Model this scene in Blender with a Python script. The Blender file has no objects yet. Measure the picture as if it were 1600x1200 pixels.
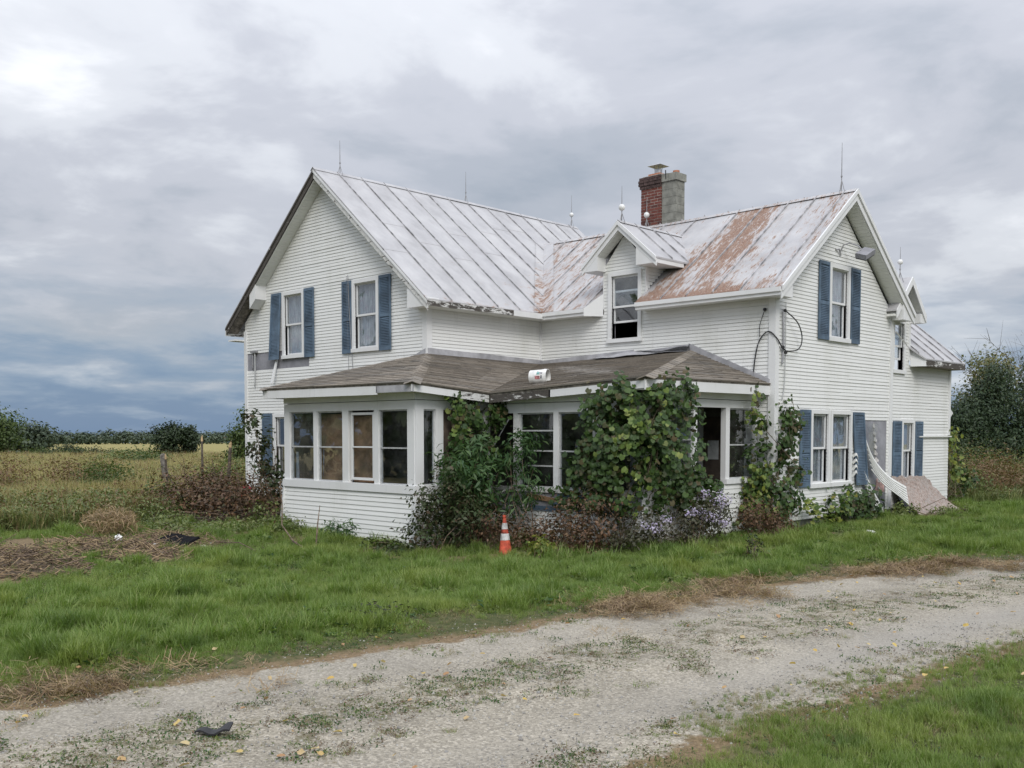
import bpy, bmesh, math, random
import numpy as np
from mathutils import Vector, Matrix, Euler
random.seed(11); RNG = np.random.default_rng(7)
sc = bpy.context.scene
COL = sc.collection
R = math.radians

# ------------------------------------------------------------------ camera, sky, sun, exposure
cam = bpy.data.objects.new('camera', bpy.data.cameras.new('camera')); COL.objects.link(cam)
cam.location = (24.112, -14.564, 1.5)
cam.rotation_euler = (math.pi/2 - .051, 0, .769)
cam.data.sensor_width = 36; cam.data.lens = 1565/1600*36
cam.data.shift_y = 157/1600
cam.data.clip_start = .1; cam.data.clip_end = 6000
sc.camera = cam
CAM = np.array(cam.location)

SUN_DIR = Vector((.80, -.62, .82)).normalized()      # towards the sun
world = bpy.data.worlds.new('World'); sc.world = world; world.use_nodes = True
def build_sky():
    nt = world.node_tree; nt.nodes.clear(); L = nt.links.new
    def n(t, **k):
        x = nt.nodes.new(t)
        for a, b in k.items(): setattr(x, a, b)
        return x
    out = n('ShaderNodeOutputWorld'); bg = n('ShaderNodeBackground')
    tc = n('ShaderNodeTexCoord'); sep = n('ShaderNodeSeparateXYZ'); L(tc.outputs['Generated'], sep.inputs[0])
    def math_(op, a, b=None, clamp=False):
        m = n('ShaderNodeMath', operation=op); m.use_clamp = clamp
        for i, v in enumerate((a, b)):
            if v is None: continue
            if isinstance(v, (int, float)): m.inputs[i].default_value = v
            else: L(v, m.inputs[i])
        return m.outputs[0]
    def ramp(fac, stops, interp='EASE'):
        r = n('ShaderNodeValToRGB'); r.color_ramp.interpolation = interp
        el = r.color_ramp.elements
        while len(el) < len(stops): el.new(.5)
        for e, (p, c) in zip(el, stops): e.position = p; e.color = (*c, 1)
        L(fac, r.inputs[0]); return r.outputs[0]
    z = math_('MAXIMUM', sep.outputs[2], 0.0)
    den = math_('ADD', z, .16)
    cx = math_('DIVIDE', sep.outputs[0], den); cy = math_('DIVIDE', sep.outputs[1], den)
    comb = n('ShaderNodeCombineXYZ'); L(cx, comb.inputs[0]); L(cy, comb.inputs[1]); L(math_('MULTIPLY', z, 1.5), comb.inputs[2])
    def noise(scale, detail, rough, dist=0., loc=(0, 0, 0)):
        mp = n('ShaderNodeMapping'); L(comb.outputs[0], mp.inputs[0]); mp.inputs['Location'].default_value = loc
        t = n('ShaderNodeTexNoise'); L(mp.outputs[0], t.inputs['Vector'])
        t.inputs['Scale'].default_value = scale; t.inputs['Detail'].default_value = detail
        t.inputs['Roughness'].default_value = rough; t.inputs['Distortion'].default_value = dist
        return t.outputs['Fac']
    n1 = noise(.60, 6, .52, .22, (17.5, 8.2, 0)); n2 = noise(1.9, 6, .56, .25, (9.4, 5.7, 0))
    m = math_('ADD', math_('MULTIPLY', n1, .62), math_('MULTIPLY', n2, .38))
    cloud = ramp(m, [(.37, (.265, .295, .34)), (.445, (.325, .347, .39)), (.51, (.405, .418, .46)), (.57, (.515, .53, .565)), (.66, (.70, .71, .735))])
    # blue-grey rain bank low on the horizon
    low = ramp(math_('ADD', z, math_('MULTIPLY', math_('SUBTRACT', n2, .5), .22)), [(.0, (1, 1, 1)), (.17, (0, 0, 0))])
    bank = ramp(math_('ADD', z, math_('MULTIPLY', math_('SUBTRACT', n2, .5), .25)), [(.0, (.135, .205, .32)), (.05, (.165, .24, .35)), (.10, (.265, .325, .41)), (.20, (.36, .395, .45))])
    mixb = n('ShaderNodeMix', data_type='RGBA'); L(low, mixb.inputs['Factor']); L(cloud, mixb.inputs['A']); L(bank, mixb.inputs['B'])
    # clear-sky light behind the deck
    sky = n('ShaderNodeTexSky', sky_type='NISHITA'); sky.sun_disc = False
    el = math.asin(SUN_DIR.z); sky.sun_elevation = el; sky.sun_rotation = math.atan2(SUN_DIR.x, SUN_DIR.y)
    skm = n('ShaderNodeMix', data_type='RGBA', blend_type='MULTIPLY'); skm.inputs['Factor'].default_value = 1
    L(sky.outputs[0], skm.inputs['A']); skm.inputs['B'].default_value = (.10, .10, .10, 1)
    fin = n('ShaderNodeMix', data_type='RGBA'); fin.inputs['Factor'].default_value = .93
    L(skm.outputs['Result'], fin.inputs['A']); L(mixb.outputs['Result'], fin.inputs['B'])
    # an overcast deck is brighter towards the zenith
    zen = math_('ADD', 1.12, math_('MULTIPLY', math_('POWER', z, 1.8), 2.3))
    sc_ = n('ShaderNodeVectorMath', operation='SCALE'); L(fin.outputs['Result'], sc_.inputs[0]); L(zen, sc_.inputs['Scale'])
    L(sc_.outputs[0], bg.inputs[0]); bg.inputs[1].default_value = 1.0
    L(bg.outputs[0], out.inputs[0])
build_sky()
sun = bpy.data.objects.new('sun', bpy.data.lights.new('sun', 'SUN')); COL.objects.link(sun)
sun.data.energy = 1.5; sun.data.angle = R(25); sun.data.color = (1, .97, .92)
sun.rotation_euler = SUN_DIR.to_track_quat('Z', 'Y').to_euler()
sun.location = (30, -30, 40)
vs = sc.view_settings; vs.view_transform = 'Standard'; vs.look = 'None'; vs.gamma = 1; vs.use_curve_mapping = False
vs.exposure = 0.20
sc.cycles.max_bounces = 6; sc.cycles.transparent_max_bounces = 12; sc.cycles.use_denoising = True
sc.cycles.diffuse_bounces = 3; sc.cycles.glossy_bounces = 3

# ------------------------------------------------------------------ helpers: meshes
def tag(o, label=None, cat=None, group=None, kind=None):
    if label: o['label'] = label
    if cat: o['category'] = cat
    if group: o['group'] = group
    if kind: o['kind'] = kind
    return o
def empty(name, loc, label=None, cat=None, group=None):
    o = bpy.data.objects.new(name, None); COL.objects.link(o); o.location = loc; o.empty_display_size = .2
    return tag(o, label, cat, group)
def setparent(o, p):
    # children are modelled in world space: cancel the offset of the Empty above them
    o.parent = p
    if p is not None and p.type == 'EMPTY': o.matrix_parent_inverse = Matrix.Translation(-Vector(p.location))
class MB:
    def __init__(s): s.v = []; s.f = []; s.m = []
    def add(s, vs_, fs, mi=0):
        b = len(s.v); s.v += [tuple(x) for x in vs_]
        for f in fs: s.f.append(tuple(b+i for i in f)); s.m.append(mi)
    def box(s, x0, x1, y0, y1, z0, z1, mi=0):
        s.add([(x0,y0,z0),(x1,y0,z0),(x1,y1,z0),(x0,y1,z0),(x0,y0,z1),(x1,y0,z1),(x1,y1,z1),(x0,y1,z1)],
              [(0,3,2,1),(4,5,6,7),(0,1,5,4),(1,2,6,5),(2,3,7,6),(3,0,4,7)], mi)
    def hexa(s, a, b, mi=0):      # two matching polygons joined into a prism
        n = len(a)
        s.add(list(a)+list(b), [tuple(range(n))[::-1], tuple(range(n, 2*n))] + [(i, (i+1) % n, n+(i+1) % n, n+i) for i in range(n)], mi)
    def tube(s, pts, rad, n=6, mi=0, cap=True):
        pts = [Vector(p) for p in pts]
        if isinstance(rad, (int, float)): rad = [rad]*len(pts)
        ring = []; b = len(s.v); up = Vector((0, 0, 1))
        for i, p in enumerate(pts):
            t = (pts[min(i+1, len(pts)-1)] - pts[max(i-1, 0)])
            t = t.normalized() if t.length > 1e-9 else Vector((0, 0, 1))
            a = t.cross(up if abs(t.z) < .95 else Vector((1, 0, 0))).normalized(); c = t.cross(a)
            for k in range(n):
                w = 2*math.pi*k/n
                s.v.append(tuple(p + (a*math.cos(w) + c*math.sin(w))*rad[i]))
        for i in range(len(pts)-1):
            for k in range(n):
                s.f.append((b+i*n+k, b+i*n+(k+1) % n, b+(i+1)*n+(k+1) % n, b+(i+1)*n+k)); s.m.append(mi)
        if cap:
            s.f.append(tuple(b+k for k in range(n))[::-1]); s.m.append(mi)
            e = b+(len(pts)-1)*n; s.f.append(tuple(e+k for k in range(n))); s.m.append(mi)
    def lathe(s, prof, c, n=16, mi=0, axis=None):
        b = len(s.v); M = Matrix.Identity(3)
        if axis is not None: M = Vector(axis).to_track_quat('Z', 'Y').to_matrix()
        for r, z in prof:
            for k in range(n):
                w = 2*math.pi*k/n; p = M @ Vector((r*math.cos(w), r*math.sin(w), z))
                s.v.append((c[0]+p.x, c[1]+p.y, c[2]+p.z))
        for i in range(len(prof)-1):
            for k in range(n):
                s.f.append((b+i*n+k, b+i*n+(k+1) % n, b+(i+1)*n+(k+1) % n, b+(i+1)*n+k)); s.m.append(mi)
        s.f.append(tuple(b+k for k in range(n))[::-1]); s.m.append(mi)
        e = b+(len(prof)-1)*n; s.f.append(tuple(e+k for k in range(n))); s.m.append(mi)
    def mesh(s, name, mats, smooth=False, recalc=True):
        me = bpy.data.meshes.new(name); me.from_pydata(s.v, [], s.f)
        for m in (mats if isinstance(mats, (list, tuple)) else [mats]): me.materials.append(m)
        if any(s.m): me.polygons.foreach_set('material_index', s.m)
        if recalc:
            bm = bmesh.new(); bm.from_mesh(me); bmesh.ops.recalc_face_normals(bm, faces=bm.faces); bm.to_mesh(me); bm.free()
        if smooth: me.polygons.foreach_set('use_smooth', [True]*len(me.polygons))
        return me
    def build(s, name, mats, parent=None, smooth=False, recalc=True):
        o = bpy.data.objects.new(name, s.mesh(name, mats, smooth, recalc)); COL.objects.link(o)
        setparent(o, parent); return o
def np_mesh(name, V, F, mats, smooth=False, matidx=None):
    V = np.asarray(V, np.float32); F = np.asarray(F, np.int32); k = F.shape[1]
    me = bpy.data.meshes.new(name)
    me.vertices.add(len(V)); me.vertices.foreach_set('co', V.ravel())
    me.loops.add(F.size); me.loops.foreach_set('vertex_index', F.ravel())
    me.polygons.add(len(F)); me.polygons.foreach_set('loop_start', np.arange(0, F.size, k, dtype=np.int32))
    me.polygons.foreach_set('loop_total', np.full(len(F), k, np.int32))
    for m in (mats if isinstance(mats, (list, tuple)) else [mats]): me.materials.append(m)
    if matidx is not None: me.polygons.foreach_set('material_index', np.asarray(matidx, np.int32))
    if smooth: me.polygons.foreach_set('use_smooth', np.ones(len(F), bool))
    me.update(calc_edges=True); return me
def np_obj(name, V, F, mats, parent=None, **k):
    o = bpy.data.objects.new(name, np_mesh(name, V, F, mats, **k)); COL.objects.link(o); setparent(o, parent); return o
def link(name, me, parent=None, mat=None):
    o = bpy.data.objects.new(name, me); COL.objects.link(o); setparent(o, parent)
    if mat is not None: o.matrix_basis = mat
    return o

# ------------------------------------------------------------------ helpers: materials
class NT:
    def __init__(s, name):
        s.mat = bpy.data.materials.new(name); s.mat.use_nodes = True; s.t = s.mat.node_tree; s.t.nodes.clear()
        s.out = s.n('ShaderNodeOutputMaterial')
    def n(s, t, **k):
        x = s.t.nodes.new(t)
        for a, b in k.items(): setattr(x, a, b)
        return x
    def L(s, a, b): s.t.links.new(a, b)
    def set(s, sock, v):
        if isinstance(v, bpy.types.NodeSocket): s.L(v, sock)
        elif isinstance(v, (tuple, list)) and sock.type == 'RGBA' and len(v) == 3: sock.default_value = (*v, 1)
        else: sock.default_value = v
    def coord(s, scale=(1, 1, 1), kind='Object', rot=(0, 0, 0), loc=(0, 0, 0)):
        tc = s.n('ShaderNodeTexCoord'); mp = s.n('ShaderNodeMapping'); s.L(tc.outputs[kind], mp.inputs[0])
        mp.inputs['Scale'].default_value = scale; mp.inputs['Rotation'].default_value = rot; mp.inputs['Location'].default_value = loc
        return mp.outputs[0]
    def noise(s, vec, scale=5, detail=5, rough=.55, dist=0, out='Fac'):
        t = s.n('ShaderNodeTexNoise'); s.L(vec, t.inputs['Vector'])
        for k, v in (('Scale', scale), ('Detail', detail), ('Roughness', rough), ('Distortion', dist)): t.inputs[k].default_value = v
        return t.outputs[out]
    def vor(s, vec, scale=5, out='Distance', feature='F1', rand=1):
        t = s.n('ShaderNodeTexVoronoi', feature=feature); s.L(vec, t.inputs['Vector']); t.inputs['Scale'].default_value = scale
        t.inputs['Randomness'].default_value = rand
        return t.outputs[out]
    def m(s, op, a, b=None, c=None, clamp=False):
        x = s.n('ShaderNodeMath', operation=op); x.use_clamp = clamp
        for i, v in enumerate((a, b, c)):
            if v is not None: s.set(x.inputs[i], v)
        return x.outputs[0]
    def ramp(s, fac, stops, interp='LINEAR'):
        r = s.n('ShaderNodeValToRGB'); r.color_ramp.interpolation = interp; el = r.color_ramp.elements
        while len(el) < len(stops): el.new(.5)
        for e, (p, c) in zip(el, stops):
            e.position = p; e.color = (c, c, c, 1) if isinstance(c, (int, float)) else (*c, 1)
        s.L(fac, r.inputs[0]); return r.outputs[0]
    def step(s, fac, a, b):
        x = s.n('ShaderNodeMapRange', interpolation_type='SMOOTHSTEP'); s.L(fac, x.inputs[0])
        x.inputs[1].default_value = a; x.inputs[2].default_value = b; return x.outputs[0]
    def mix(s, f, a, b, blend='MIX'):
        x = s.n('ShaderNodeMix', data_type='RGBA', blend_type=blend)
        s.set(x.inputs['Factor'], f); s.set(x.inputs['A'], a); s.set(x.inputs['B'], b); return x.outputs['Result']
    def rnd(s): return s.n('ShaderNodeObjectInfo').outputs['Random']
    def island(s): return s.n('ShaderNodeNewGeometry').outputs['Random Per Island']
    def attr(s, name, out='Fac'):
        a = s.n('ShaderNodeAttribute'); a.attribute_name = name; return a.outputs[out]
    def bump(s, height, strength=.3, dist=.01):
        b = s.n('ShaderNodeBump'); s.L(height, b.inputs['Height']); b.inputs['Strength'].default_value = strength; b.inputs['Distance'].default_value = dist
        return b.outputs[0]
    def pbr(s, col, rough=.6, metal=0, normal=None, spec=.5):
        p = s.n('ShaderNodeBsdfPrincipled'); s.set(p.inputs['Base Color'], col); s.set(p.inputs['Roughness'], rough)
        s.set(p.inputs['Metallic'], metal); p.inputs['Specular IOR Level'].default_value = spec
        if normal is not None: s.L(normal, p.inputs['Normal'])
        return p.outputs[0]
    def done(s, sh): s.L(sh, s.out.inputs[0]); return s.mat

M = {}
def m_siding(name, base, dirt=.25):
    t = NT(name); c = t.coord()
    r = t.rnd(); big = t.noise(t.coord((.9, .9, .35)), 1.2, 5, .6)
    streak = t.noise(t.coord((6, 6, .5)), 2.2, 4, .6)
    v = t.m('ADD', .955, t.m('MULTIPLY', r, .045))
    col = t.mix(1, base, (1, 1, 1), 'MULTIPLY')
    vm = t.n('ShaderNodeVectorMath', operation='SCALE'); t.L(col, vm.inputs[0]); t.L(v, vm.inputs['Scale'])
    d = t.m('MULTIPLY', t.step(big, .48, .78), dirt); d2 = t.m('MULTIPLY', t.step(streak, .56, .8), dirt*.8)
    col = t.mix(d, vm.outputs[0], (.48, .48, .40)); col = t.mix(d2, col, (.44, .44, .42))
    return t.done(t.pbr(col, .48, 0, t.bump(t.noise(c, 60, 2), .06, .004)))
M['siding'] = m_siding('vinyl_siding', (.80, .805, .785), .33)
M['trim'] = m_siding('white_trim', (.78, .785, .785), .3)
M['soffit'] = m_siding('soffit_vinyl', (.74, .75, .71), .2)
def m_peel(name, amount):
    t = NT(name); c = t.coord((1.2, 1.2, 5))
    a = t.noise(c, 3.2, 8, .68, .4); fine = t.noise(t.coord((5, 5, 30)), 6, 5, .6)
    wood = t.ramp(fine, [(.3, (.03, .028, .026)), (.55, (.10, .09, .08)), (.75, (.22, .20, .18))])
    paint = t.ramp(t.noise(t.coord(), 14, 4), [(.3, (.52, .52, .50)), (.7, (.74, .74, .72))])
    k = t.step(a, amount-.02, amount+.03)
    return t.done(t.pbr(t.mix(k, wood, paint), .8, 0, t.bump(t.m('ADD', k, t.m('MULTIPLY', fine, .5)), .5, .006), .2))
M['peel'] = m_peel('peeling_paint', .50); M['peel_less'] = m_peel('flaking_paint', .42); M['peel_more'] = m_peel('bare_weathered_wood', .57); M['peel_bare'] = m_peel('bare_grey_board', .66)
def m_roof():
    t = NT('painted_sheet_metal'); c = t.coord()
    slope = t.coord((3.6, 1.0, 1.0)); slope2 = t.coord((12, 2.6, 2.6))
    base = t.ramp(t.noise(t.coord((1.2, 1.2, .5)), 1.4, 6, .6), [(.3, (.35, .345, .35)), (.5, (.445, .44, .445)), (.7, (.53, .525, .525))])
    col = t.mix(t.m('MULTIPLY', t.rnd(), .22), base, (.40, .40, .43))
    gr = t.noise(slope2, 3.0, 7, .7, .3)
    col = t.mix(t.m('MULTIPLY', t.step(gr, .60, .74), .38), col, (.26, .25, .26))
    ru = t.attr('rust'); nn = t.noise(slope, 2.3, 9, .66, .5); n3 = t.noise(t.coord((15, 3.2, 3.2)), 1.8, 7, .74, .3)
    k0 = t.m('ADD', t.m('MULTIPLY', nn, .50), t.m('MULTIPLY', n3, .50))
    k = t.m('ADD', k0, t.m('MULTIPLY', ru, .30))
    stain = t.step(k, .585, .66); rust = t.step(k, .64, .69); deep = t.step(k, .70, .78)
    col = t.mix(t.m('MULTIPLY', stain, .45), col, (.42, .33, .28))
    rc = t.mix(t.step(t.noise(t.coord((16, 5, 5)), 3, 6, .7), .38, .62), (.31, .175, .10), (.15, .08, .052))
    col = t.mix(t.m('MULTIPLY', rust, .80), col, rc); col = t.mix(t.m('MULTIPLY', deep, .4), col, (.20, .10, .065))
    chips = t.m('MULTIPLY', t.step(t.noise(t.coord((14, 5, 5)), 4, 4, .6), .60, .64), t.m('ADD', .12, ru, None, True))
    col = t.mix(t.m('MULTIPLY', chips, .6), col, (.72, .70, .68))
    nrm = t.bump(t.noise(t.coord((1.5, 1.5, 1.5)), 2.0, 3), .22, .05)
    return t.done(t.pbr(col, t.m('ADD', .45, t.m('MULTIPLY', rust, .4)), 0, nrm, .4))
M['roof'] = m_roof()
def m_shingle():
    t = NT('asphalt_shingle'); c = t.coord()
    v = t.ramp(t.rnd(), [(0, (.185, .163, .136)), (.35, (.245, .215, .178)), (.7, (.285, .252, .212)), (1, (.21, .195, .175))])
    g = t.ramp(t.noise(c, 160, 2, .6), [(.3, .55), (.7, 1.3)])
    col = t.mix(1, v, g, 'MULTIPLY')
    tabs = t.noise(t.coord((1, 1, 1)), 3.5, 4, .6)
    col = t.mix(t.m('MULTIPLY', t.step(tabs, .5, .7), .45), col, (.075, .07, .065))
    return t.done(t.pbr(col, .95, 0, t.bump(t.noise(c, 120, 2), .5, .004), .15))
M['shingle'] = m_shingle()
def m_plain(name, col, rough=.6, var=.15, scale=8, metal=0, spec=.5, bump=.1, dark=None):
    t = NT(name); f = t.noise(t.coord(), scale, 5, .6)
    lo = tuple(x*(1-var*1.6) for x in col) if dark is None else dark; hi = tuple(min(1, x*(1+var)) for x in col)
    cc = t.mix(t.step(f, .3, .7), lo, hi)
    vr = t.m('ADD', .94, t.m('MULTIPLY', t.rnd(), .12))
    vm = t.n('ShaderNodeVectorMath', operation='SCALE'); t.L(cc, vm.inputs[0]); t.L(vr, vm.inputs['Scale'])
    return t.done(t.pbr(vm.outputs[0], rough, metal, t.bump(f, bump, .01), spec))
M['seam'] = m_plain('dark_standing_seam', (.37, .365, .375), .6, .35, 5)  # ribs coloured darker than most of the sheet, mottled at random
M['blue'] = m_plain('faded_blue_vinyl', (.105, .158, .222), .65, .22, 2.2)
M['grey_metal'] = m_plain('grey_flashing', (.40, .40, .42), .55, .18, 3, spec=.4)
M['wrap'] = m_plain('grey_sheathing', (.30, .30, .33), .8, .15, 3)
M['alu'] = m_plain('aluminium_frame', (.48, .49, .49), .45, .1, 10)
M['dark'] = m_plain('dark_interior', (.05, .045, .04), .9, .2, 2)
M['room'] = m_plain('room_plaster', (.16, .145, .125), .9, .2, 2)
M['ply'] = m_plain('brown_board', (.29, .175, .10), .75, .4, 2.2)
M['plydark'] = m_plain('dark_brown_board', (.10, .075, .058), .8, .35, 2.2)
M['wood'] = m_plain('grey_wood', (.20, .18, .155), .9, .35, 9, bump=.4)
M['cutwood'] = m_plain('cut_wood', (.52, .38, .21), .8, .2, 14)
M['mortar'] = m_plain('mortar', (.50, .46, .41), .95, .2, 30)
M['conc'] = m_plain('concrete_block', (.245, .245, .215), .95, .18, 6, bump=.4)
M['steel'] = m_plain('galvanised_steel', (.42, .43, .44), .35, .12, 6, metal=.7)
M['rod'] = m_plain('grey_rod', (.28, .28, .29), .5, .1, 8)
M['ball'] = m_plain('milk_glass_ball', (.82, .82, .80), .2, .05, 8)
M['black'] = m_plain('black_rubber', (.022, .022, .024), .6, .2, 20)
M['clay'] = m_plain('clay_flue', (.45, .19, .11), .85, .2, 12)
M['red'] = m_plain('red_plastic', (.62, .05, .085), .4, .15, 8)
M['teal'] = m_plain('teal_plastic', (.06, .26, .33), .45, .15, 8)
M['white_junk'] = m_plain('white_plastic', (.72, .72, .70), .5, .12, 8)
M['bark'] = m_plain('bark', (.11, .09, .07), .95, .35, 14, bump=.5)
M['twig'] = m_plain('dead_twig', (.16, .115, .08), .95, .4, 12)
M['twig_pale'] = m_plain('dead_stalk', (.30, .22, .13), .95, .35, 12)
M['stem'] = m_plain('vine_stem', (.13, .10, .07), .95, .3, 12)
M['earth'] = m_plain('bare_earth', (.085, .065, .045), 1, .35, 8, bump=.6)
M['foil'] = m_plain('torn_insulation_foil', (.52, .50, .48), .55, .25, 9, bump=.6)
def m_brick():
    t = NT('red_brick'); r = t.rnd()
    v = t.ramp(r, [(0, (.12, .045, .038)), (.4, (.17, .06, .048)), (.75, (.21, .08, .062)), (1, (.09, .045, .04))])
    col = t.mix(t.m('MULTIPLY', t.step(t.noise(t.coord(), 26, 5), .45, .75), .5), v, (.09, .05, .045))
    return t.done(t.pbr(col, .95, 0, t.bump(t.noise(t.coord(), 60, 4), .5, .006), .2))
M['brick'] = m_brick()
M['sootbrick'] = m_plain('sooty_brick', (.085, .055, .05), .95, .35, 14, bump=.4)
def m_glass(name, dirt, tint=(.9, .93, .95), rough=.02):
    t = NT(name); fr = t.n('ShaderNodeFresnel'); t.L(t.m('ADD', 1.52, t.m('MULTIPLY', t.n('ShaderNodeNewGeometry').outputs['Backfacing'], 1/1.52-1.52)), fr.inputs[0])
    tr = t.n('ShaderNodeBsdfTransparent'); tr.inputs[0].default_value = (*tint, 1)
    gl = t.n('ShaderNodeBsdfGlossy'); gl.inputs['Roughness'].default_value = rough; gl.inputs[0].default_value = (1, 1, 1, 1)
    wob = t.bump(t.noise(t.coord(), 1.6, 2), .06, .05); t.L(wob, gl.inputs['Normal'])
    ms = t.n('ShaderNodeMixShader'); t.L(t.m('ADD', t.m('MULTIPLY', fr.outputs[0], 1.4), .02, None, True), ms.inputs[0]); t.L(tr.outputs[0], ms.inputs[1]); t.L(gl.outputs[0], ms.inputs[2])
    df = t.n('ShaderNodeBsdfDiffuse'); df.inputs[0].default_value = (.42, .42, .40, 1)
    ms2 = t.n('ShaderNodeMixShader'); t.L(t.m('MULTIPLY', t.step(t.noise(t.coord(), 3.0, 6, .65), .35, .8), dirt), ms2.inputs[0])
    t.L(ms.outputs[0], ms2.inputs[1]); t.L(df.outputs[0], ms2.inputs[2])
    return t.done(ms2.outputs[0])
M['glass'] = m_glass('dusty_glass', .10); M['glass_clean'] = m_glass('window_glass', .05)
M['film'] = m_glass('torn_clear_film', .75, rough=.35)
def m_curtain():
    t = NT('lace_curtain'); c = t.coord((1, 1, 1))
    f = t.noise(t.coord((18, 18, 1.5)), 2, 3); g = t.noise(c, 7, 6, .7)
    col = t.mix(t.step(f, .35, .65), (.22, .245, .28), (.42, .44, .47)); col = t.mix(t.m('MULTIPLY', t.step(g, .5, .62), .5), col, (.30, .22, .27))
    return t.done(t.pbr(col, .9))
M['curtain'] = m_curtain()
def m_leaf(name, cols, transl=.3, rough=.5, spec=.35, patch=None):
    t = NT(name)
    r = t.m('FRACT', t.m('ADD', t.m('MULTIPLY', t.island(), 7.31), t.m('MULTIPLY', t.rnd(), 3.77)))
    st = [(i/(len(cols)-1) if len(cols) > 1 else 0, c) for i, c in enumerate(cols)]
    col = t.ramp(r, st)
    if patch:
        ps = t.n('ShaderNodeNewGeometry').outputs['Position']
        col = t.mix(t.m('MULTIPLY', t.step(t.noise(ps, .55, 5, .65), .46, .68), .75), col, patch[0]); col = t.mix(t.m('MULTIPLY', t.step(t.noise(ps, 1.7, 4, .6), .52, .70), .7), col, patch[1])
    p = t.pbr(col, rough, 0, None, spec)
    if transl > 0:
        tl = t.n('ShaderNodeBsdfTranslucent'); sat = t.mix(1, col, (1.1, 1.25, .6), 'MULTIPLY'); t.L(sat, tl.inputs[0])
        ms = t.n('ShaderNodeMixShader'); ms.inputs[0].default_value = transl; t.L(p, ms.inputs[1]); t.L(tl.outputs[0], ms.inputs[2]); p = ms.outputs[0]
    return t.done(p)
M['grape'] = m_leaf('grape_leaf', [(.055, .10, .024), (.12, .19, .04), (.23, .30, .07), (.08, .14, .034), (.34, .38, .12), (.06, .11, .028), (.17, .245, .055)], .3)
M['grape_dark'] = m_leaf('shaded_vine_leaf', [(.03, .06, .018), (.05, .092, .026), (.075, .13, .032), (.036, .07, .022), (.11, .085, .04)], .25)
M['sumac'] = m_leaf('pinnate_leaf', [(.035, .085, .03), (.06, .12, .04), (.09, .15, .05)], .25)
M['yellowgreen'] = m_leaf('yellowing_leaf', [(.16, .21, .04), (.24, .27, .05), (.11, .17, .04), (.28, .25, .06)], .3)
M['darkleaf'] = m_leaf('dark_bronze_leaf', [(.04, .05, .022), (.055, .07, .028), (.05, .085, .03), (.095, .065, .04)], .2)
M['brownleaf'] = m_leaf('withered_leaf', [(.10, .06, .035), (.15, .08, .045), (.075, .05, .03), (.19, .11, .06), (.07, .075, .035)], .15)
M['drystraw'] = m_leaf('straw', [(.34, .24, .13), (.42, .31, .18), (.26, .18, .10), (.22, .15, .09)], .2)
M['grass'] = m_leaf('lawn_blade', [(.12, .20, .043), (.165, .25, .054), (.22, .305, .075), (.14, .215, .05), (.31, .345, .14)], .34, .5, .35, ((.27, .315, .085), (.085, .145, .038)))
M['grass_dry'] = m_leaf('dry_blade', [(.26, .21, .11), (.33, .26, .15), (.20, .19, .08), (.16, .18, .065)], .25)
M['meadow_gold'] = m_leaf('golden_meadow_blade', [(.44, .37, .17), (.52, .44, .24), (.36, .33, .13), (.28, .29, .11), (.43, .31, .19)], .25)
M['meadow_green'] = m_leaf('green_meadow_blade', [(.10, .145, .045), (.15, .19, .065), (.21, .23, .085), (.08, .115, .035)], .25)
M['meadow_rust'] = m_leaf('rusty_weed', [(.20, .12, .065), (.15, .09, .05), (.24, .16, .08), (.12, .11, .045)], .2)
M['tree_mid'] = m_leaf('tree_leaf', [(.05, .08, .028), (.08, .12, .036), (.12, .16, .05), (.055, .09, .032)], .25)
M['tree_dark'] = m_leaf('dark_tree_leaf', [(.022, .038, .018), (.035, .055, .024), (.045, .07, .028)], .15)
M['tree_cedar'] = m_leaf('cedar_spray', [(.022, .042, .02), (.036, .062, .028), (.055, .085, .034), (.028, .05, .026)], .1)
M['tree_pale'] = m_leaf('pale_autumn_leaf', [(.15, .16, .06), (.21, .20, .09), (.12, .14, .05), (.27, .23, .12)], .25)
M['tree_far'] = m_leaf('distant_leaf', [(.050, .075, .050), (.065, .095, .058), (.078, .105, .060), (.055, .08, .055)], .1)
M['aster'] = m_leaf('aster_flower', [(.40, .34, .52), (.50, .44, .62), (.60, .55, .68), (.34, .28, .46)], .2)
M['asterleaf'] = m_leaf('aster_foliage', [(.045, .045, .025), (.06, .065, .03), (.085, .07, .04), (.05, .06, .03)], .2)
M['fallen'] = m_leaf('fallen_leaf', [(.50, .33, .09), (.58, .44, .14), (.46, .30, .15), (.36, .20, .10), (.55, .45, .24), (.52, .36, .07)], .15)
M['white_flower'] = m_leaf('small_white_flower', [(.7, .7, .62), (.62, .60, .3)], .1)

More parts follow.
